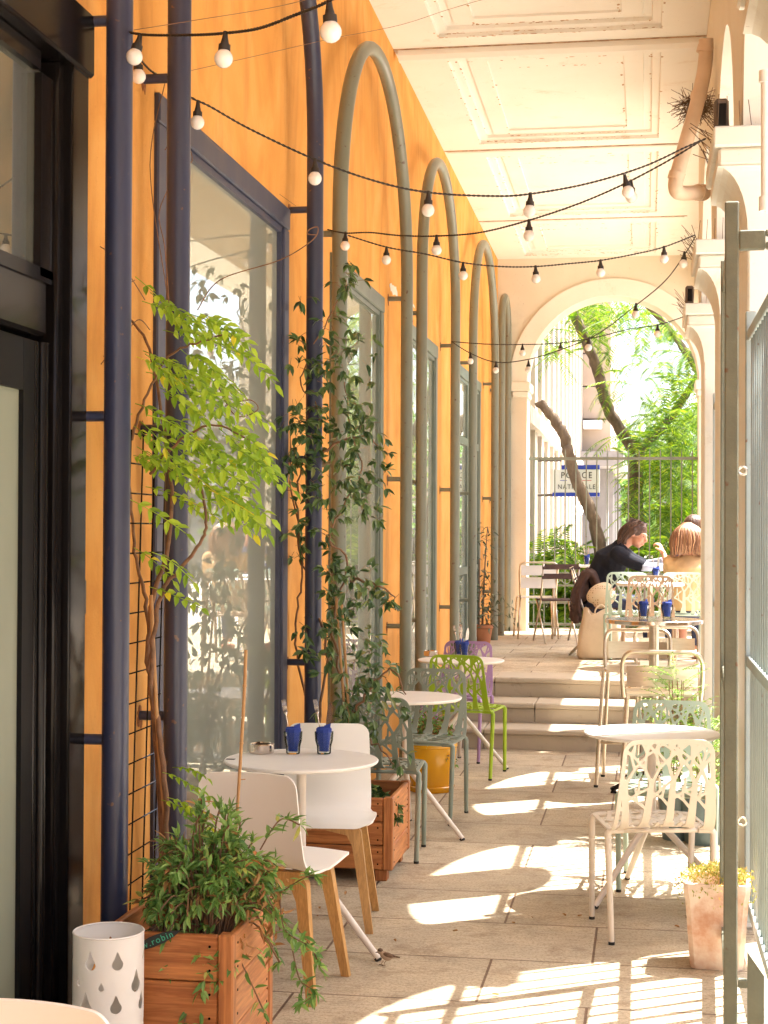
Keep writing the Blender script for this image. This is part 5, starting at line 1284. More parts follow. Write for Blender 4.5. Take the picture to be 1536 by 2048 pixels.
cl = [(700, 555, 16, 13, 13), (605, 595, 5, 8, 10), (600, 660, 7, 10, 14), (655, 640, 6, 10, 12), (690, 690, 20, 26, 26), (600, 720, 7, 14, 14), (655, 740, 16, 24, 24), (705, 760, 14, 22, 22), (640, 800, 18, 26, 20), (590, 850, 26, 22, 18), (700, 840, 22, 24, 24), (745, 830, 8, 14, 18),
      (645, 880, 22, 26, 20), (590, 920, 18, 18, 16), (710, 900, 22, 28, 20), (745, 950, 16, 20, 20), (690, 970, 24, 24, 20), (600, 985, 12, 16, 14), (650, 1000, 10, 20, 16), (720, 1020, 12, 20, 14), (760, 1025, 6, 12, 8), (600, 1055, 16, 16, 16), (640, 1060, 8, 16, 16), (595, 1100, 7, 10, 12),
      (665, 1135, 14, 14, 12), (700, 1160, 34, 28, 18), (740, 1180, 22, 22, 12), (775, 1200, 9, 12, 12), (680, 1210, 24, 22, 18), (650, 1250, 14, 18, 18), (700, 1280, 16, 22, 20), (600, 1260, 7, 10, 12), (640, 1310, 14, 18, 16), (700, 1340, 22, 24, 20), (740, 1370, 24, 22, 18), (690, 1400, 22, 22, 16), (760, 1400, 14, 20, 14),
      (600, 1290, 4, 8, 10), (700, 1440, 26, 20, 16), (740, 1450, 14, 20, 16), (785, 1345, 5, 12, 8), (800, 1520, 5, 8, 12), (740, 1300, 8, 14, 16), (670, 1460, 12, 16, 12)]
for (u, v, n, su, sv_) in cl:
    for k in range(int(n * (.9 if v < 1100 else .75))):
        uu, vv = u + rp.gauss(0, su), v + rp.gauss(0, sv_); y = 7.62 + rp.gauss(-.04, .11)
        if uu > 690: y = min(y, 7.62 + rp.gauss(-.1, .15))
        p = Pp(uu, vv, y)
        if p.x < WX + .04: p.x = WX + .04 + rp.random() * .05
        d = Vector((rp.gauss(.25, .5), rp.gauss(-.3, .4), rp.gauss(-.25, .5))).normalized()
        q = p + d * .03; ms.tube([p, q], .0012, 3, cap=False)
        for j in range(rp.choice([3, 3, 3, 5])):
            e = (d + rv(.55)).normalized(); mb.leaf(q, e + Vector((0, 0, -.3)), Vector((.2, -.4, .8)) + rv(.35), rp.uniform(.038, .068), rp.uniform(.016, .025), .16, .2)
mb.build('foliage', M['lf_dark'], ec, world=True); tag(ms.build('twigs', M['vine'], ec, world=True), kind='stuff')
for k, (a, c, y) in enumerate((((672, 1190), (690, 1440), 7.5), ((682, 1185), (700, 1460), 7.48))):
    o = tag(MB().tube([Pp(a[0], a[1], y), Pp(c[0], c[1], y)], .0062, 8).build('bamboo_cane', M['bamboo'], smooth=50), ['left one of two bamboo canes inside the dark climber', 'right one of two bamboo canes inside the dark climber'][k], 'cane', group='canes inside the dark climber')
pl2 = lance_shrub('strawberry_plant', 'low green plant creeping in the far right corner of the cedar planter by the climber', Vector((p2x - .14, p2y + .15, PH2 - .08)), 26, .13, .10, M['lf_dark'], .045, .03)
# ---- plants in pots
lance_shrub('rose_bush', 'reddish green bush growing in the yellow pot behind the sage chair', Vector((yc.x, yc.y + .14, .26)), 60, .14, .30, M['lf_shrub'], .035, .02, dry=.35)
bt_ = thing('bay_tree', 'small dark bay tree with long drooping leaves on the terrace', 'tree', (op.x, op.y + .12, PZ + .17))
mb = MB(); B0 = Vector((op.x, op.y + .12, PZ + .16)); 
mb.tube([B0, B0 + Vector((.02, 0, .55)), B0 + Vector((.05, 0, 1.05))], [.012, .009, .004], 7); mb.build('trunk', M['vine'], bt_, smooth=True, world=True)
mb = MB()
for k in range(300):
    if k < 210: p = B0 + Vector((rp.gauss(0, .14), rp.gauss(0, .12), rp.uniform(.0, .36)))
    else: p = B0 + Vector((rp.gauss(.03, .06), rp.gauss(0, .06), rp.uniform(.3, 1.1)))
    mb.leaf(p, Vector((rp.gauss(0, .7), rp.gauss(0, .7), rp.gauss(-.1, .5))), Vector((0, 0, 1)) + rv(.4), rp.uniform(.06, .10), .02, .15, .2)
mb.build('crown', M['lf_olive'], bt_, world=True)
mb = MB(); mb.tube([B0 + Vector((-.03, -.03, 0)), B0 + Vector((-.03, -.03, .72))], .007, 7); tag(mb.build('plant_stake', M['vine']), 'thin brown stake tied to the small bay tree', 'cane')
def feathery(name, label, base, n, rad, hgt, cat='herb', mt=None, fl=(.10, .18)):
    o = thing(name, label, cat, base); mb = MB(); B0 = Vector(base)
    for k in range(n):
        t = rp.random(); a = rp.uniform(0, 6.283); rr = rad * (1.05 - .8 * t) * rp.random() ** .4
        p = B0 + Vector((math.cos(a) * rr, math.sin(a) * rr, hgt * t)); d = Vector((math.cos(a) * .8, math.sin(a) * .8, rp.uniform(.1, .9)))
        pinnate(mb, p, d, rp.uniform(*fl), 5, rp.uniform(.018, .028), .008, .3)
    mb.build('foliage', mt or M['lf_fern'], o, world=True); mb = MB()
    for k in range(9): a = k * .7; mb.tube([B0 + Vector((math.cos(a) * .02, math.sin(a) * .02, 0)), B0 + Vector((math.cos(a) * rad * .3, math.sin(a) * rad * .3, hgt * .9))], .002, 4)
    mb.build('stem', M['vine'], o, world=True); return o
hx = Py(1352, 1500, 8.6).x
feathery('feathery_herb', 'tall feathery bright green herb rising between the bar stool and the mint chair', (hx, 8.6, .24), 120, .13, .66)
feathery('feathery_herb', 'bushy feathery herb overflowing the blue-grey pot by the right-hand pier', (sb.x + .02, sb.y + .13, .24), 150, .17, .38)
sd_ = thing('sedum', 'yellow-green sedum with orange flower tufts topping the terracotta pot', 'plant', (tp.location.x, tp.location.y, tz))
mb = MB(); 
for k in range(1500):
    a = rp.uniform(0, 6.283); rr = .125 * rp.random() ** .5; x, y = math.cos(a) * rr * 1.1, math.sin(a) * rr * 1.1
    h_ = .055 * (1 - (rr / .14) ** 2) + .02 * noise.noise(Vector((x * 20, y * 20, 0))) - .02 + rp.uniform(-.02, .02)
    if rr > .11 and rp.random() < .4: h_ -= rp.uniform(0, .07); x *= 1.12; y *= 1.12
    mb.leaf((tp.location.x + x, tp.location.y + y, tz + h_), Vector((rp.gauss(0, .6), rp.gauss(0, .6), rp.uniform(.2, 1))), rv(1), rp.uniform(.008, .020), .005, .3, .1)
mb.build('foliage', M['lf_sedum'], sd_, world=True)
# ---- trees beyond the railing
def frond(mb, p, d, L, pairs=14, pl=.13, pw=.021, droop=.7):
    pts = []; q = Vector(p); dd = d.normalized()
    for i in range(pairs + 1):
        pts.append(q.copy()); q = q + dd * (L / pairs); dd = (dd + Vector((0, 0, -droop / pairs))).normalized()
    for i in range(1, len(pts)):
        t = (pts[i] - pts[i - 1]).normalized(); sd = t.cross(Vector((0, 0, 1))); sd = sd.normalized() if sd.length > .05 else t.orthogonal()
        s = pl * (.55 + .6 * math.sin(i / len(pts) * 2.6))
        for sg in (-1, 1):
            e = (sd * sg * .85 + t * .5 + Vector((0, 0, -.25))).normalized() * s; w = t * pw; n = len(mb.v); a = pts[i]; m_ = a + e * .5 + Vector((0, 0, .008))
            mb.v += [tuple(a), tuple(m_ + w * .5), tuple(a + e), tuple(m_ - w * .5)]; mb.f.append((n, n + 1, n + 2, n + 3))
def limb(o, pts, r0, r1, name='limb', k=6):
    P = smooth_path([Pp(*a) for a in pts], k); mb = MB(); n = len(P)
    mb.tube([p + rv(.006) for p in P], [r0 + (r1 - r0) * i / (n - 1) + rp.uniform(-.006, .006) for i in range(n)], 10); return mb.build(name, M['bark'], o, smooth=True, world=True)
tA = thing('silk_tree', 'forked tree with feathery bright leaves seen through the end arch', 'tree', (Py(1275, 1200, 22).x, 22, 0))
limb(tA, [(1272, 1330, 22), (1273, 1180, 22), (1272, 1050, 22), (1270, 950, 22), (1278, 885, 22)], .125, .10, 'trunk')
limb(tA, [(1272, 905, 22), (1245, 865, 21.9), (1215, 815, 21.8), (1197, 750, 21.7), (1180, 700, 21.6), (1150, 635, 21.5), (1110, 560, 21.3), (1080, 480, 21)], .088, .055)
limb(tA, [(1278, 900, 22), (1310, 870, 22.1), (1345, 830, 22.3), (1390, 760, 22.5), (1450, 650, 22.6)], .07, .04)
limb(tA, [(1400, 750, 21.5), (1370, 700, 21.5), (1335, 655, 21.4), (1290, 600, 21.2), (1270, 520, 21)], .055, .035)
limb(tA, [(1345, 830, 22.3), (1370, 790, 21.9), (1400, 750, 21.5)], .05, .05)
mb = MB()
cl = [(1140, 640, 24, 26), (1110, 660, 26, 18), (1180, 620, 30, 24), (1230, 615, 34, 28), (1290, 625, 34, 28), (1340, 650, 34, 26), (1370, 690, 26, 22), (1120, 700, 12, 14), (1190, 690, 8, 22), (1260, 740, 16, 26), (1300, 780, 22, 30), (1330, 740, 14, 26), (1290, 830, 26, 28), (1340, 820, 34, 30), (1380, 860, 40, 26), (1320, 880, 44, 26), (1360, 920, 50, 30),
      (1320, 950, 50, 24), (1370, 980, 60, 26), (1330, 1020, 55, 24), (1380, 1050, 60, 26), (1320, 1080, 40, 20), (1350, 1110, 50, 22), (1395, 800, 30, 22), (1230, 780, 8, 22), (1160, 600, 20, 24), (1330, 600, 20, 26), (1390, 930, 40, 26), (1420, 1000, 40, 30), (1430, 850, 40, 40), (1430, 700, 30, 40), (1100, 560, 30, 60), (1250, 540, 40, 60), (1380, 560, 30, 60)]
for (u, v, n, s_) in cl:
    for k in range(int(n * (.9 if v > 850 else .6))):
        p = Pp(u + rp.gauss(0, s_), v + rp.gauss(0, s_), rp.uniform(20.4, 23.2)); frond(mb, p, Vector((rp.gauss(0, .7), rp.gauss(0, .7), rp.gauss(-.05, .35))), rp.uniform(.40, .68), droop=rp.uniform(.4, 1.3))
mb.build('crown', M['lf_tree'], tA, world=True)
tB = thing('leaning_tree', 'leaning leafless trunk, sawn off at the top, in front of the police sign', 'tree', (Py(1200, 1110, 20.6).x, 20.6, 0))
limb(tB, [(1212, 1330, 20.6), (1205, 1180, 20.6), (1198, 1090, 20.6), (1180, 1020, 20.6), (1152, 960, 20.6), (1138, 910, 20.6), (1128, 870, 20.6), (1108, 838, 20.6), (1078, 803, 20.6)], .095, .062, 'trunk')
def hedge(name, label, pts, n, mt=None, cat='shrub', y=(20, 21.2), L=(.25, .42)):
    o = thing(name, label, cat, Pp(pts[0][0], 1270, (y[0] + y[1]) / 2)); o.location.z = .2; mb = MB()
    for (u, v, m_, s_) in pts:
        for k in range(m_):
            p = Pp(u + rp.gauss(0, s_), v + rp.gauss(0, s_ * .8), rp.uniform(*y)); p.z = max(p.z, .1); frond(mb, p, Vector((rp.gauss(0, .6), rp.gauss(-.1, .6), rp.gauss(.15, .4))), rp.uniform(*L), droop=rp.uniform(.5, 1.2))
    mb.build('foliage', mt or M['lf_tree'], o, world=True)
    ms = MB(); q = Pp(pts[0][0], 1270, (y[0] + y[1]) / 2)
    for k in range(7): ms.tube([(q.x + rp.gauss(0, .3), q.y, 0), (q.x + rp.gauss(0, .4), q.y + rp.gauss(0, .2), 1.3)], .012, 5)
    ms.build('stem', M['vine'], o, world=True)
hedge('feathery_shrub', 'feathery bright shrub behind the railing under the leaning trunk', [(1080, 1110, 22, 18), (1090, 1160, 45, 22), (1130, 1120, 26, 20), (1180, 1150, 45, 24), (1130, 1190, 60, 26), (1080, 1220, 60, 24), (1110, 1250, 60, 26), (1160, 1240, 60, 26), (1200, 1200, 50, 26), (1230, 1150, 26, 24), (1215, 1110, 14, 16), (1150, 1090, 8, 16)], 0)
hedge('feathery_shrub', 'feathery bright shrub behind the railing at the right, behind the women', [(1300, 1130, 40, 26), (1350, 1140, 50, 30), (1380, 1200, 50, 30), (1290, 1190, 50, 28), (1250, 1230, 50, 28), (1330, 1230, 50, 28), (1400, 1130, 50, 30)], 0)
def far_tree(label, x, y, h, r, n):
    o = thing('broadleaf_tree', label, 'tree', (x, y, 0), 0, 'trees far beyond the end arch'); mb = MB(); mb.tube([(x, y, 0), (x + .1, y, h * .4), (x, y, h * .75)], [.22, .16, .06], 8); mb.build('trunk', M['bark'], o, smooth=True, world=True)
    mb = MB(); blobs = [(Vector((rp.gauss(0, r * .5), rp.gauss(0, r * .5), rp.uniform(h * .2, h))), r * rp.uniform(.25, .5)) for _ in range(22)]
    for k in range(n):
        c_, br2 = rp.choice(blobs); d = rv(1).normalized(); p = Vector((x, y, 0)) + c_ + Vector((d.x, d.y, d.z * .8)) * br2 * rp.uniform(.7, 1.05); mb.leaf(p, d + rv(.5), rv(1), rp.uniform(.14, .28), rp.uniform(.10, .18), .2, .2)
    mb.build('crown', M['lf_far'], o, world=True)
far_tree('far round tree between the stone wing and the forked trunk', -.75, 56, 4.4, 2.2, 2600)
far_tree('far tree right of the forked trunk', 1.6, 62, 5.2, 3.0, 2600)
far_tree('far tree hidden behind the bright feathery crown', 5.0, 50, 5.5, 3.2, 1800)
far_tree('far tree beyond the street bays at the right', 8.5, 66, 7, 3.6, 1800)
# ================================================================ STRING LIGHTS
rb = random.Random(9)
def string_light(label, way, bulbs, ends=(), twist=True):
    """way: (u,v,Y) cable points; bulbs: (u,v,Y,lean) where the socket leaves the cable"""
    P = smooth_path([Py(*w) for w in way], 14); o = thing('string_light', label, 'string light', P[0], 0, 'strings of opal bulbs')
    L = [0]
    for a, b in zip(P, P[1:]): L.append(L[-1] + (b - a).length)
    n = max(int(L[-1] / .009), 20); Q = []; j = 0
    for i in range(n + 1):
        s = L[-1] * i / n
        while j < len(L) - 2 and L[j + 1] < s: j += 1
        k = (s - L[j]) / max(L[j + 1] - L[j], 1e-6); Q.append((s, P[j].lerp(P[j + 1], k)))
    for ph in (0, math.pi):
        pts = [q + Vector((0, math.cos(s * 150 + ph), math.sin(s * 150 + ph))) * .0026 for s, q in Q]
        mb = MB(); mb.tube(pts, .0025, 5); mb.build('cable', M['cable'], o, smooth=True, world=True)
    for (u, v, y, lean) in bulbs:
        top_ = Py(u, v, y); d = Vector((lean * .5, rb.gauss(0, .06), -1)).normalized()
        mb = MB(); mb.tube([top_ + Vector((0, 0, .006)), top_ + d * .016, top_ + d * .0161, top_ + d * .030, top_ + d * .0301, top_ + d * .046], [.006, .009, .0095, .0125, .0165, .017], 12)
        so = mb.build('socket', M['cable'], o, smooth=30, world=True)
        c = top_ + d * .068; Mr = d.to_track_quat('-Z', 'Y').to_matrix()
        mb = MB(); mb.lathe([(0, -.0255), (.010, -.0235), (.0185, -.0175), (.0242, -.008), (.0255, .001), (.0235, .010), (.018, .018), (.0135, .0225), (.0125, .026)], n=20)
        mb.v = [tuple(c + Mr @ Vector(q)) for q in mb.v]; mb.build('bulb', M['bulb'], so, smooth=True, world=True)
    return o
string_light('bulb string crossing the top left from the first navy pipe to above the frame', [(214, 52, 4.86), (240, 58, 4.80), (284, 69, 4.65), (380, 70, 4.38), (452, 66, 4.18), (520, 56, 4.0), (590, 30, 3.8), (655, 3, 3.6), (760, -60, 3.3), (1000, -260, 2.9)],
    [(281, 71, 4.66, -.55), (451, 67, 4.18, -.15), (658, 4, 3.6, .1)])
string_light('bulb string from behind the first navy pipe past the second to the first capital', [(278, 115, 5.2), (300, 140, 5.35), (330, 158, 5.45), (352, 172, 5.44), (384, 196, 5.45), (420, 213, 5.5), (500, 258, 5.6), (630, 319, 5.75), (750, 362, 5.9), (858, 385, 6.05), (980, 392, 6.2), (1060, 388, 6.3), (1180, 366, 6.45), (1290, 332, 6.58), (1370, 295, 6.65), (1412, 277, 6.68)],
    [(276, 112, 5.2, 0), (396, 206, 5.46, -.1), (630, 320, 5.75, 0), (857, 385, 6.05, -.05), (1061, 388, 6.3, -.1), (1249, 352, 6.52, .45)])
string_light('upper bulb string from the green pipe rising to the first capital', [(655, 459, 8.35), (690, 466, 8.2), (740, 465, 8.05), (800, 471, 7.9), (872, 472, 7.7), (960, 465, 7.45), (1056, 441, 7.2), (1150, 410, 7.0), (1240, 372, 6.85), (1330, 325, 6.75), (1400, 283, 6.68)],
    [(691, 466, 8.2, -.05), (873, 472, 7.7, .0), (1058, 441, 7.2, .0), (1262, 362, 6.82, .05)])
string_light('lower bulb string from the green pipe to the second capital', [(658, 460, 8.4), (700, 472, 8.42), (772, 494, 8.45), (850, 508, 8.5), (925, 525, 8.55), (1000, 533, 8.65), (1072, 533, 8.75), (1140, 527, 8.85), (1200, 521, 8.95), (1270, 508, 9.05), (1328, 494, 9.15), (1390, 470, 9.22)],
    [(773, 495, 8.45, 0), (926, 526, 8.55, .05), (1071, 533, 8.75, .1), (1201, 521, 8.95, .05), (1328, 494, 9.15, .05)])
string_light('bulb string falling from the second capital back to the far green pipes', [(1391, 472, 9.25), (1372, 505, 9.4), (1330, 562, 9.8), (1270, 612, 10.4), (1195, 668, 11.1), (1120, 700, 11.8), (1050, 720, 12.4), (990, 724, 12.9), (940, 706, 13.2), (903, 683, 13.3)],
    [(1369, 505, 9.4, -.2), (1272, 608, 10.4, -.1), (1178, 676, 11.2, -.1), (1057, 722, 12.4, .0), (992, 724, 12.9, .0), (941, 706, 13.2, .0)])
string_light('faint far bulb string across the end arch to the third capital', [(903, 683, 13.3), (970, 688, 13.1), (1045, 689, 12.9), (1120, 686, 12.7), (1190, 675, 12.5), (1260, 658, 12.3), (1315, 650, 12.1), (1366, 634, 11.9)],
    [(1045, 689, 12.9, 0), (1121, 686, 12.7, .0), (1315, 650, 12.1, 0)])
for lab, pts in (('thin rust-coloured wire crossing high in front of the ceiling', [(268, 60, 4.9), (380, 42, 5.0), (560, 12, 5.3), (700, -25, 5.6)]), ('thin rust-coloured wire from the second navy pipe up to the ceiling beam', [(378, 142, 5.5), (520, 110, 6.0), (660, 78, 6.6), (800, 50, 7.2), (900, 18, 7.6), (1000, -10, 8.0), (1200, -60, 9)]), ('thin hanging thread between the navy pipe and the bracket', [(385, 240, 5.6), (440, 300, 6.3), (520, 360, 7.2), (592, 412, 7.7)])):
    tag(MB().tube(smooth_path([Py(*q) for q in pts], 8), .0011, 4).build('thin_wire', M['vine']), lab, 'wire')
o = thing('dangling_tape', 'pale curled tape dangling from the chipped patch', 'tape', Px(800, 600, WX + .03)); mb = MB(); P = smooth_path([Px(800, 594, WX + .02), Px(812, 606, WX + .05), Px(822, 603, WX + .09), Px(829, 612, WX + .10)], 4)
n0 = 0
for q in P: mb.v += [tuple(q), tuple(q + Vector((0, .01, -.018)))]
mb.f += [(2 * i, 2 * i + 1, 2 * i + 3, 2 * i + 2) for i in range(len(P) - 1)]; mb.build('strip', M['cream'], o, world=True)
# ================================================================ PEOPLE, BAGS, BIRD
def head_parts(mb, c, f, up, s=1.0):
    f = f.normalized(); sd = f.cross(up).normalized(); up = sd.cross(f).normalized(); Mx = Matrix((f, sd, up)).transposed()
    def L(x, y, z): return c + Mx @ (Vector((x, y, z)) * s)
    def E(x, y, z, a, b, d): mb.ball(L(x, y, z), (a * s, b * s, d * s), 16, 10, Mx)
    E(-.012, 0, .025, .092, .073, .088); E(.030, 0, -.025, .058, .056, .078); E(.048, 0, -.078, .032, .034, .026); E(.058, 0, .020, .034, .055, .022)
    mb.tube([L(.084, 0, .018), L(.100, 0, -.012), L(.108, 0, -.024), L(.092, 0, -.034)], [.009 * s, .012 * s, .014 * s, .010 * s], 8)
    E(.086, 0, -.052, .012, .022, .007); E(.083, 0, -.064, .012, .020, .008)
    for g in (-1, 1): E(-.008, g * .074, -.005, .018, .009, .030); E(.062, g * .034, -.022, .026, .022, .026)
    return L, Mx
def hand(mb, w, d, nrm, s=1.0, curl=.5, side=1):
    """wrist w, direction d, palm normal nrm"""
    d = d.normalized(); nrm = (nrm - d * nrm.dot(d)).normalized(); sd = d.cross(nrm)
    Mx = Matrix((sd, d, nrm)).transposed(); mb.ball(w + d * .045 * s, (.040 * s, .052 * s, .015 * s), 14, 9, Mx); mb.tube([w - d * .03, w + d * .02], [.025 * s, .026 * s], 10)
    for k, (x, L_) in enumerate(((-.030, .062), (-.010, .074), (.010, .078), (.029, .070))):
        b = w + d * .082 * s + sd * x * s; c1 = curl * (1 + .15 * k); e1 = (d * math.cos(c1 * .6) + nrm * math.sin(c1 * .6)); e2 = (d * math.cos(c1 * 1.5) + nrm * math.sin(c1 * 1.5)); e3 = (d * math.cos(c1 * 2.2) + nrm * math.sin(c1 * 2.2))
        p1 = b + e1 * L_ * .45 * s; p2 = p1 + e2 * L_ * .32 * s; p3 = p2 + e3 * L_ * .25 * s; mb.tube([b - d * .02, b, p1, p2, p3], [.0095 * s, .0092 * s, .0088 * s, .008 * s, .0068 * s], 8)
    t0 = w + d * .03 * s + sd * side * .030 * s; t1 = t0 + (sd * side * .7 + d * .6 + nrm * .3).normalized() * .036 * s; t2 = t1 + (sd * side * .2 + d * .8 + nrm * .6).normalized() * .030 * s; mb.tube([t0 - d * .01, t0, t1, t2], [.012 * s, .012 * s, .0105 * s, .008 * s], 8)
def strands(mb, c, Mx, s, rnd, front=.03, length=.2, wid=.085, n=60, a0=-2.6, a1=2.6):
    pass
# --- woman with the navy sweater
Y1 = 15.35
def Q(u, v, dy=0.0): return Py(u, v, Y1 + dy)
w1 = thing('person', 'woman in a navy sweater with straight brown hair leaning over the far table', 'person', (Q(1200, 1200).x, Y1, PZ))
hc = Q(1273, 1069); f = Vector((.90, -.34, -.36)); upv = Vector((.32, 0, 1))
mb = MB(); L1, H1 = head_parts(mb, hc, f, upv, 1.08)
nb_ = Q(1243, 1093); mb.tube([hc + H1 @ Vector((-.03, 0, -.05)), nb_], [.052, .056], 12)
pel = Q(1196, 1196); ch = Q(1222, 1125)
mb.tube([pel, (pel + ch) / 2 + Vector((-.01, 0, 0)), ch, nb_], [.145, .13, .14, .06], 14)
sR, sL = Q(1236, 1107, -.17), Q(1240, 1103, .17)
eR = Q(1288, 1133, -.20); hR = Q(1338, 1135, -.06)
eL = Q(1290, 1130, .22); hL = Q(1335, 1120, .10)
for s_, e_, h_ in ((sR, eR, hR), (sL, eL, hL)):
    mb.tube([s_, e_, h_], [.048, .038, .024], 10); mb.ball(s_, .05)
hand(mb, hR, Vector((1, .2, .1)), Vector((0, 0, -1)), 1, .5, -1); hand(mb, hL, Vector((1, -.2, .1)), Vector((0, 0, -1)), 1, .7, 1)
kn = [Vector((pel.x + .46, Y1 + g * .10, PZ + .50)) for g in (-1, 1)]
for g, k_ in zip((-1, 1), kn):
    an = Vector((k_.x + .02, k_.y, PZ + .09)); mb.tube([Vector((pel.x, Y1 + g * .09, pel.z - .03)), k_, an], [.085, .06, .04], 10); mb.ball(k_, .06); mb.ball(an + Vector((.07, 0, -.055)), (.12, .042, .035))
remesh(mb.build('body', M['skin'], w1, world=True), .0075, 3)
mb = MB()   # sweater
mb.tube([pel + Vector((0, 0, -.05)), pel + Vector((-.01, 0, .10)), (pel + ch) / 2 + Vector((-.02, 0, .03)), ch + Vector((-.005, 0, .02)), nb_ + Vector((.0, 0, -.01))], [.165, .165, .155, .160, .085], 18)
mb.ball(ch + Vector((.02, 0, .0)), (.14, .215, .13)); 
for s_, e_ in ((sR, eR), (sL, eL)):
    mb.ball(s_, .075); mb.tube([s_, (s_ + e_) / 2 + Vector((0, 0, -.015)), e_ + Vector((.0, 0, .0))], [.078, .068, .058], 12)
mb.tube([nb_ + Vector((-.01, 0, .0)), nb_ + Vector((.012, 0, .03))], [.082, .066], 14)
remesh(mb.build('sweater', M['knit_navy'], w1, world=True), .010, 3)
for e_, h_ in ((eR, hR), (eL, hL)): mb = MB(); mb.tube([e_ - (h_ - e_) * .15, e_, e_.lerp(h_, .85)], [.046, .047, .036], 12); remesh(mb.build('sleeve', M['shirt_grey'], w1, world=True), .008, 2)
mb = MB()
for g, k_ in zip((-1, 1), kn): mb.tube([Vector((pel.x - .02, Y1 + g * .085, pel.z - .05)), k_, Vector((k_.x + .02, k_.y, PZ + .13))], [.105, .078, .058], 12); mb.ball(k_, .078)
mb.ball(pel + Vector((0, 0, -.06)), (.15, .19, .12)); remesh(mb.build('trousers', M['denim'], w1, world=True), .010, 3)
mb = MB()   # hair: cap plus falling locks behind the ear to the nape
s = 1.08
mb.ball(L1(-.022, 0, .040), (.102 * s, .086 * s, .090 * s), 18, 12, H1)
hr = random.Random(3)
for k in range(46):
    g = hr.choice((-1, 1)); a = hr.uniform(.1, 1.0)
    st = L1(-.02 + .07 * hr.uniform(-1, .9), g * .05 * a, .115); m1 = L1(-.035 + hr.uniform(-.05, .045), g * (.078 + .008 * hr.random()), .03); m2 = L1(-.065 + hr.uniform(-.03, .02), g * .070 * hr.uniform(.5, 1.1), -.07)
    e_ = m2 + Vector((hr.uniform(-.06, .0), g * .0, -.05)) ; mb.tube(smooth_path([st, m1, m2, e_], 3), [.013] * 9 + [.006], 6)
for k in range(18):
    m0 = L1(-.09, hr.uniform(-.06, .06), .07); m1 = L1(-.125 + hr.uniform(-.01, .01), hr.uniform(-.06, .06), -.02); m2 = m1 + Vector((-.02 + hr.uniform(-.01, .02), 0, -.10)); mb.tube(smooth_path([m0, m1, m2], 4), [.016] * 8 + [.007], 6)
remesh(mb.build('hair', M['hair_brown'], w1, world=True), .0055, 1)
mb = MB()
for k in range(260):
    g = hr.choice((-1, -1, 1)); x0 = hr.uniform(-.09, .055); st = L1(x0, g * hr.uniform(.0, .05), .125 - 2.2 * max(0, abs(x0 + .02) - .03) ** 2 * 8); m1 = L1(-.035 + x0 * .6 - .01, g * (.088 + hr.uniform(-.004, .006)), .035 + hr.uniform(-.02, .02)); m2 = L1(-.075 + x0 * .35, g * hr.uniform(.055, .088), -.06 + hr.uniform(-.02, .02)); e_ = m2 + Vector((hr.uniform(-.07, .01), g * -.01, hr.uniform(-.09, -.03)))
    mb.tube(smooth_path([st, m1, m2, e_], 3), [.0042] * 8 + [.003, .001], 4, cap=False)
mb.build('hair_strands', M['strand_brown'], w1, smooth=True, world=True)
for g in (-1, 1):
    mb = MB(); mb.ball(L1(.0835, g * .034, .006), (.006, .012, .005), 10, 6, H1); mb.build('eye', M['hair_brown'], w1, smooth=True, world=True)
    mb = MB(); mb.tube([L1(.087, g * .018, .024), L1(.086, g * .034, .029), L1(.074, g * .050, .024)], .003, 5); mb.build('eyebrow', M['hair_brown'], w1, smooth=True, world=True)
# --- woman in tan, seen from behind
Y2 = 14.55
def Q(u, v, dy=0.0): return Py(u, v, Y2 + dy)
w2 = thing('person', 'woman in a tan top with an auburn bob, seen from behind, hand raised', 'person', (Q(1372, 1200).x, Y2, PZ))
hc = Q(1373, 1080); f = Vector((-.35, .93, -.12)); mb = MB(); L2, H2 = head_parts(mb, hc, f, Vector((0, 0, 1)), 1.08)
nb_ = Q(1378, 1108); pel = Q(1372, 1196); pel.z = PZ + .55; ch = Q(1378, 1135)
mb.tube([hc + Vector((0, 0, -.05)), nb_], [.05, .056], 12); mb.tube([pel, (pel + ch) / 2, ch, nb_], [.14, .125, .14, .06], 14)
sL, sR = Q(1341, 1124, .02), Q(1414, 1124, -.02); eL = Q(1338, 1142, .16); hL = Q(1327, 1107, .30); eR = Q(1425, 1160, .14); hR = Q(1395, 1150, .38)
for s_, e_, h_ in ((sL, eL, hL), (sR, eR, hR)): mb.tube([s_, e_, h_], [.046, .037, .023], 10); mb.ball(s_, .048)
hand(mb, hL, Vector((-.35, .1, .8)), Vector((-.7, .3, -.2)), 1, .8, 1); hand(mb, hR, Vector((-.3, 1, 0)), Vector((0, 0, -1)), 1, .5, 1)
for g in (-1, 1):
    k_ = Vector((pel.x + g * .12, Y2 + .42, PZ + .50)); an = Vector((k_.x, k_.y + .03, PZ + .09)); mb.tube([Vector((pel.x + g * .09, Y2, pel.z - .03)), k_, an], [.085, .06, .04], 10); mb.ball(k_, .06); mb.ball(an + Vector((0, .07, -.055)), (.042, .12, .035))
remesh(mb.build('body', M['skin'], w2, world=True), .0075, 3)
mb = MB(); mb.tube([pel + Vector((0, 0, -.08)), pel + Vector((0, 0, .08)), (pel + ch) / 2, ch, nb_ + Vector((0, 0, -.01))], [.17, .155, .145, .16, .07], 18); mb.ball(ch + Vector((0, 0, .0)), (.205, .12, .12))
for s_, e_ in ((sL, eL), (sR, eR)): mb.ball(s_, .066); mb.tube([s_, e_, e_.lerp(s_, -.1)], [.068, .056, .05], 12)
remesh(mb.build('top', M['tan_top'], w2, world=True), .010, 3)
mb = MB()
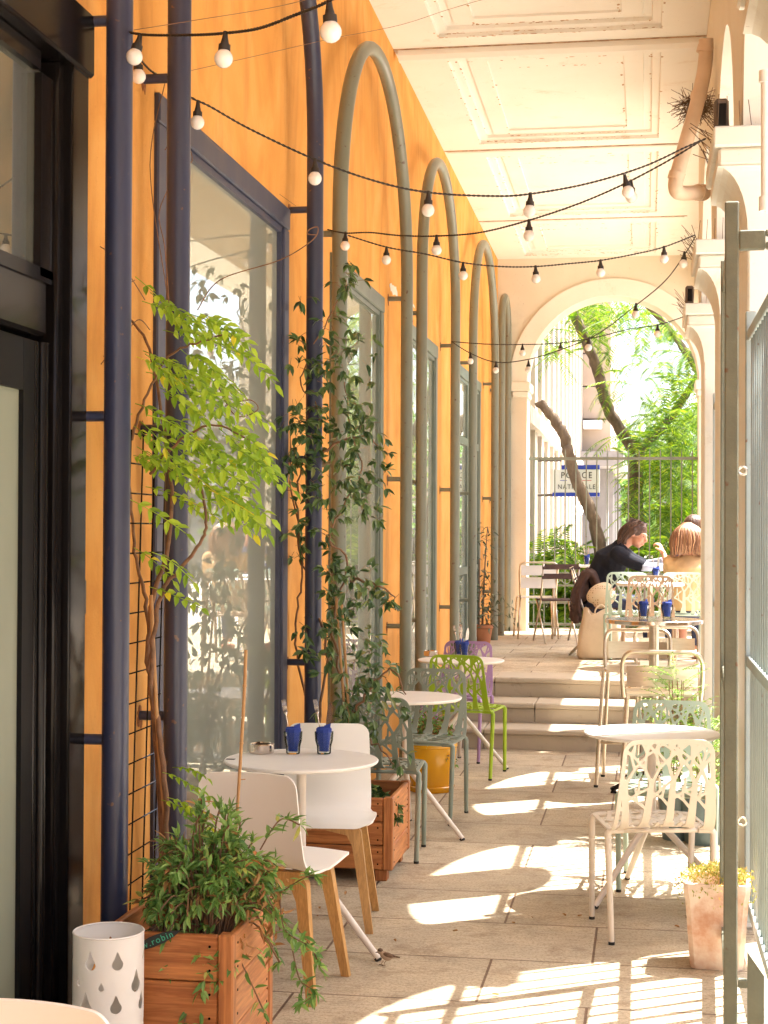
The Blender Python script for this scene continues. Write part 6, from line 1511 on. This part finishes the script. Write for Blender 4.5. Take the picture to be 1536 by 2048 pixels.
for g in (-1, 1): k_ = Vector((pel.x + g * .12, Y2 + .42, PZ + .50)); mb.tube([Vector((pel.x + g * .085, Y2 - .02, pel.z - .05)), k_, Vector((k_.x, k_.y + .03, PZ + .13))], [.10, .078, .056], 12); mb.ball(k_, .077)
mb.ball(pel + Vector((0, 0, -.06)), (.18, .14, .11)); remesh(mb.build('trousers', M['denim'], w2, world=True), .010, 3)
mb = MB(); mb.ball(L2(-.028, 0, .035), (.112, .102, .100), 18, 12, H2)
for k in range(120):
    a = hr.uniform(-2.35, 2.35); ca, sa = math.cos(a + math.pi), math.sin(a + math.pi)
    st = L2(-.03 + ca * .03, sa * .03, .125); m1 = L2(-.028 + ca * .110, sa * .108, .05); m2 = L2(-.025 + ca * .125, sa * .128, -.045); e_ = L2(-.03 + ca * .105 + hr.uniform(-.012, .012), sa * .115, -.115 + hr.uniform(-.02, .015)); mb.tube(smooth_path([st, m1, m2, e_], 3), [.012] * 9 + [.006], 6)
remesh(mb.build('hair', M['hair_auburn'], w2, world=True), .0055, 1)
mb = MB()
for k in range(420):
    a = hr.uniform(-2.5, 2.5); ca, sa = math.cos(a + math.pi), math.sin(a + math.pi); j = hr.uniform(.97, 1.07); wv = hr.uniform(-.02, .02)
    mb.tube(smooth_path([L2(-.03 + ca * .03, sa * .03, .137), L2(-.028 + ca * .112 * j, sa * .110 * j, .07), L2(-.025 + ca * .138 * j + wv, sa * .138 * j, -.03), L2(-.028 + ca * (.125 + hr.uniform(-.03, .02)), sa * .125 * j + wv, -.12 + hr.uniform(-.035, .03))], 3), [.0046] * 8 + [.003, .001], 4, cap=False)
mb.build('hair_strands', M['strand_auburn'], w2, smooth=True, world=True)
# --- third guest, only the dark crown of the head shows
Y3 = 15.75
def Q(u, v, dy=0.0): return Py(u, v, Y3 + dy)
w3 = thing('person', 'third guest with dark brown hair, only the crown showing above the auburn bob', 'person', (Q(1388, 1200).x, Y3, PZ))
hc = Q(1386, 1058); mb = MB(); L3, H3 = head_parts(mb, hc, Vector((-.3, -.95, -.1)), Vector((0, 0, 1)), 1.08); nb_ = Q(1388, 1092); pel = Q(1388, 1190); pel.z = PZ + .55; ch = Q(1388, 1120)
mb.tube([hc + Vector((0, 0, -.05)), nb_], [.05, .056], 12); mb.tube([pel, ch, nb_], [.14, .14, .06], 14)
for g in (-1, 1):
    s_ = ch + Vector((g * .17, 0, .05)); e_ = s_ + Vector((g * .06, -.10, -.24)); h_ = e_ + Vector((-g * .10, -.22, .08)); mb.tube([s_, e_, h_], [.046, .037, .023], 10); hand(mb, h_, Vector((-g * .3, -1, 0)), Vector((0, 0, -1)), 1, .4, g)
    k_ = Vector((pel.x + g * .12, Y3 - .40, PZ + .50)); an = Vector((k_.x, k_.y - .03, PZ + .09)); mb.tube([Vector((pel.x + g * .09, Y3, pel.z - .03)), k_, an], [.085, .06, .04], 10); mb.ball(an + Vector((0, -.07, -.055)), (.042, .12, .035))
remesh(mb.build('body', M['skin'], w3, world=True), .009, 3)
mb = MB(); mb.tube([pel + Vector((0, 0, -.08)), ch, nb_ + Vector((0, 0, -.02))], [.17, .16, .07], 18); mb.ball(ch, (.20, .12, .12))
for g in (-1, 1): s_ = ch + Vector((g * .17, 0, .05)); mb.ball(s_, .064); mb.tube([s_, s_ + Vector((g * .06, -.10, -.24))], [.064, .052], 12)
remesh(mb.build('top', M['denim'], w3, world=True), .011, 3)
mb = MB(); mb.ball(L3(-.02, 0, .045), (.110, .094, .092), 18, 12, H3)
for k in range(40):
    a = hr.uniform(-2.0, 2.0); ca, sa = math.cos(a + math.pi), math.sin(a + math.pi); mb.tube(smooth_path([L3(-.02, sa * .02, .125), L3(-.02 + ca * .105, sa * .095, .04), L3(-.025 + ca * .105, sa * .100, -.07)], 3), .011, 6)
remesh(mb.build('hair', M['hair_brown'], w3, world=True), .006, 1)
# their chairs and table
src = [x for x in bpy.data.objects if x.name.startswith('folding_chair')][0]
copy_tree(src, (Py(1193, 1200, Y1).x, Y1, PZ), R(-90), 'folding chair under the woman in the navy sweater, draped with a jacket')
copy_tree(src, (Py(1388, 1200, Y3).x, Y3 + .02, PZ), R(180), 'folding chair under the third guest, hidden behind the auburn bob')
wt = thing('dining_table', 'small table the women lean on, set with blue napkins', 'table', (Py(1335, 1150, 15.2).x, 15.2, PZ))
mb = MB(); mb.bbox(-.20, .36, -.28, .28, .705, .73, .006); mb.build('table_top', M['whitem'], wt); mb = MB(); mb.tube([(.08, 0, .02), (.08, 0, .704)], .025, 12); mb.build('column', M['alu'], wt, smooth=True)
mb = MB(); mb.lathe([(0, 0), (.2, 0), (.2, .012), (.03, .03)], (.08, 0, 0), n=24); mb.build('base', M['alu'], wt, smooth=30)
for k, (u, y, lb) in enumerate(((1312, 15.05, 'glass of cutlery in a blue napkin by the navy sleeve on the far table'), (1336, 15.3, 'glass in a blue napkin between the two women on the far table'))): gon(u, y, PZ + .73, lb, k)
# jacket on the chair back
jx = Py(1172, 1200, Y1).x; jk = thing('draped_jacket', 'dark brown jacket hanging over the back of the folding chair', 'jacket', (jx, Y1, PZ + .45))
mb = MB(); jr = random.Random(5); a0, a1 = Py(1180, 1132, Y1), Py(1160, 1245, Y1)
for k in range(26):
    yy = Y1 - .24 + .48 * k / 25; top_ = Vector((a0.x + jr.uniform(-.03, .04), yy, a0.z - .03 - jr.uniform(0, .04))); b1 = Vector((a0.x - .10 + jr.uniform(-.03, .03), yy, a0.z - .22)); b2 = Vector((a0.x - .14 + jr.uniform(-.03, .05), yy + jr.uniform(-.02, .02), a1.z + .12 + jr.uniform(-.12, .08))); mb.tube(smooth_path([top_ + Vector((.07, 0, -.12)), top_, b1, b2], 4), [jr.uniform(.022, .034)] * 13, 7)
mb.ball(a0 + Vector((-.05, 0, -.2)), (.07, .2, .17)); remesh(mb.build('cloth', M['jacket'], jk, world=True), .011, 2)
# perforated cream bag and tote
db = thing('dotted_bag', 'rounded cream bag with rows of small holes resting on the tote bag', 'bag', Py(1200, 1205, 14.95)); mb = MB(); c_ = Py(1199, 1186, 14.95); Mt = Matrix.Rotation(R(-32), 3, 'Y')
mb.ball(c_, (.135, .08, .085), 18, 12, Mt); mb.ball(c_ + Vector((.05, 0, -.06)), (.12, .08, .07), 16, 10, Mt); remesh(mb.build('bag_body', M['dotted'], db, world=True), .012, 3)
tb = thing('tote_bag', 'slouching cream canvas tote bag standing on the terrace floor', 'bag', (Pz(1196, 1308, PZ).x, 14.85, PZ))
mb = MB(); X0, X1 = Py(1153, 1290, 14.75).x, Py(1240, 1290, 14.75).x; w_ = (X1 - X0) / 2; xm = (X0 + X1) / 2; zt_ = Py(1200, 1222, 14.75).z
n = 28; rings = []
for i, (k, z) in enumerate(((.90, 0.004), (1.0, .03), (1.03, .12), (.99, .25), (.93, .36), (.80, zt_ - PZ), (.76, zt_ - PZ - .008), (.86, .34), (.90, .1))):
    row = []
    for j in range(n):
        a = 2 * math.pi * j / n; cx_, sx_ = math.cos(a), math.sin(a); ex = abs(cx_) ** .6 * (1 if cx_ > 0 else -1); ey = abs(sx_) ** .6 * (1 if sx_ > 0 else -1)
        fl_ = 1 + .16 * noise.noise(Vector((j * .55, i * .9, 3))) - .05 * (i in (3, 4)) ; row.append((xm + ex * w_ * k * fl_ + .03 * (z / .45), 14.85 + ey * .13 * k * fl_, PZ + z + .07 * noise.noise(Vector((j * .35, i * .3, 9))) * (i > 3)))
    rings.append(row)
mb.v = [p for r_ in rings for p in r_]; mb.f = [(i * n + j, i * n + (j + 1) % n, (i + 1) * n + (j + 1) % n, (i + 1) * n + j) for i in range(len(rings) - 1) for j in range(n)] + [tuple(range(n - 1, -1, -1)), tuple((len(rings) - 1) * n + j for j in range(n))]
mb.build('bag_body', M['canvas'], tb, smooth=60, world=True)
for dy in (-.09, .09):
    mb = MB(); c_ = Py(1202, 1222, 14.85 + dy); mb.tube(smooth_path([c_ + Vector((-.055, 0, -.07)), c_ + Vector((-.05, 0, .01)), c_ + Vector((0, 0, .055)), c_ + Vector((.05, 0, .01)), c_ + Vector((.055, 0, -.07))], 5), .008, 6); mb.build('handle', M['canvas'], tb, smooth=True, world=True)
# --- sparrow
bp = Pz(768, 1931); by_ = bp.y
def Bp(u, v, dy=0): return Py(u, v, by_ + dy)
sw = thing('sparrow', 'small brown sparrow standing on the paving by the table foot', 'bird', bp)
mb = MB(); body = Bp(773, 1913); mb.ball(body, (.021, .014, .015), 14, 9, Matrix.Rotation(R(20), 3, 'Y')); mb.ball(Bp(767, 1909), (.014, .012, .0135)); mb.ball(Bp(760, 1903), (.0105, .0095, .0100))
mb.tube([Bp(780, 1913), Bp(790, 1914.5), Bp(799, 1915)], [.008, .0045, .0025], 8); mb.tube([Bp(764, 1906), Bp(768, 1910)], [.010, .013], 10)
o = mb.build('body', M['feather2'], sw, world=True); remesh(o, .0018, 3)
mb = MB(); mb.ball(Bp(776, 1910, -.006), (.021, .010, .0085), 14, 8, Matrix.Rotation(R(14), 3, 'Y')); mb.ball(Bp(776, 1910, .006), (.021, .010, .0085), 14, 8, Matrix.Rotation(R(14), 3, 'Y')); mb.ball(Bp(760.5, 1900.5), (.0105, .0096, .0078)); mb.tube([Bp(780, 1911.5), Bp(800, 1915)], [.006, .003], 6)
mb.build('wings', M['feather'], sw, smooth=True, world=True)
mb = MB(); mb.tube([Bp(756, 1904), Bp(750.5, 1905)], [.0035, .0006], 7); mb.build('beak', M['box'], sw, smooth=True, world=True)
mb = MB(); mb.ball(Bp(758.5, 1902, -.0085), .0013, 8, 6); mb.build('eye', M['rubber'], sw, smooth=True, world=True)
for dy, u in ((-.006, 768), (.006, 763)):
    mb = MB(); ft = Bp(u, 1930, dy); ft.z = .001; mb.tube([Bp(u + 4, 1922, dy), Bp(u + 1, 1925, dy), ft + Vector((0, 0, .002))], .0011, 5)
    for a in (-.5, 0, .5): mb.tube([ft + Vector((0, 0, .001)), ft + Vector((-.009 * math.cos(a), .009 * math.sin(a), .0005))], .0009, 4)
    mb.tube([ft + Vector((0, 0, .001)), ft + Vector((.006, 0, .0005))], .0009, 4); mb.build('leg', M['vine'], sw, world=True)
# --- small litter on the paving: fallen leaves
lr = random.Random(8); i = 0
for (u, v) in ((640, 1818), (634, 1832), (905, 1862), (1132, 1832), (792, 1883), (1030, 1846), (640, 1925), (1000, 1990), (1360, 1855), (1155, 1832), (690, 1790), (1065, 1835)):
    q = Pz(u, v, .003); mb = MB(); mb.leaf(q, Vector((lr.uniform(-1, 1), lr.uniform(-1, 1), .05)), Vector((0, 0, 1)), lr.uniform(.018, .035), .012, .5, -.2); i += 1
    tag(mb.build('fallen_leaf', M['lf_dry']), 'dry fallen leaf scrap lying on the stone paving', 'leaf', 'dry leaf scraps on the paving')
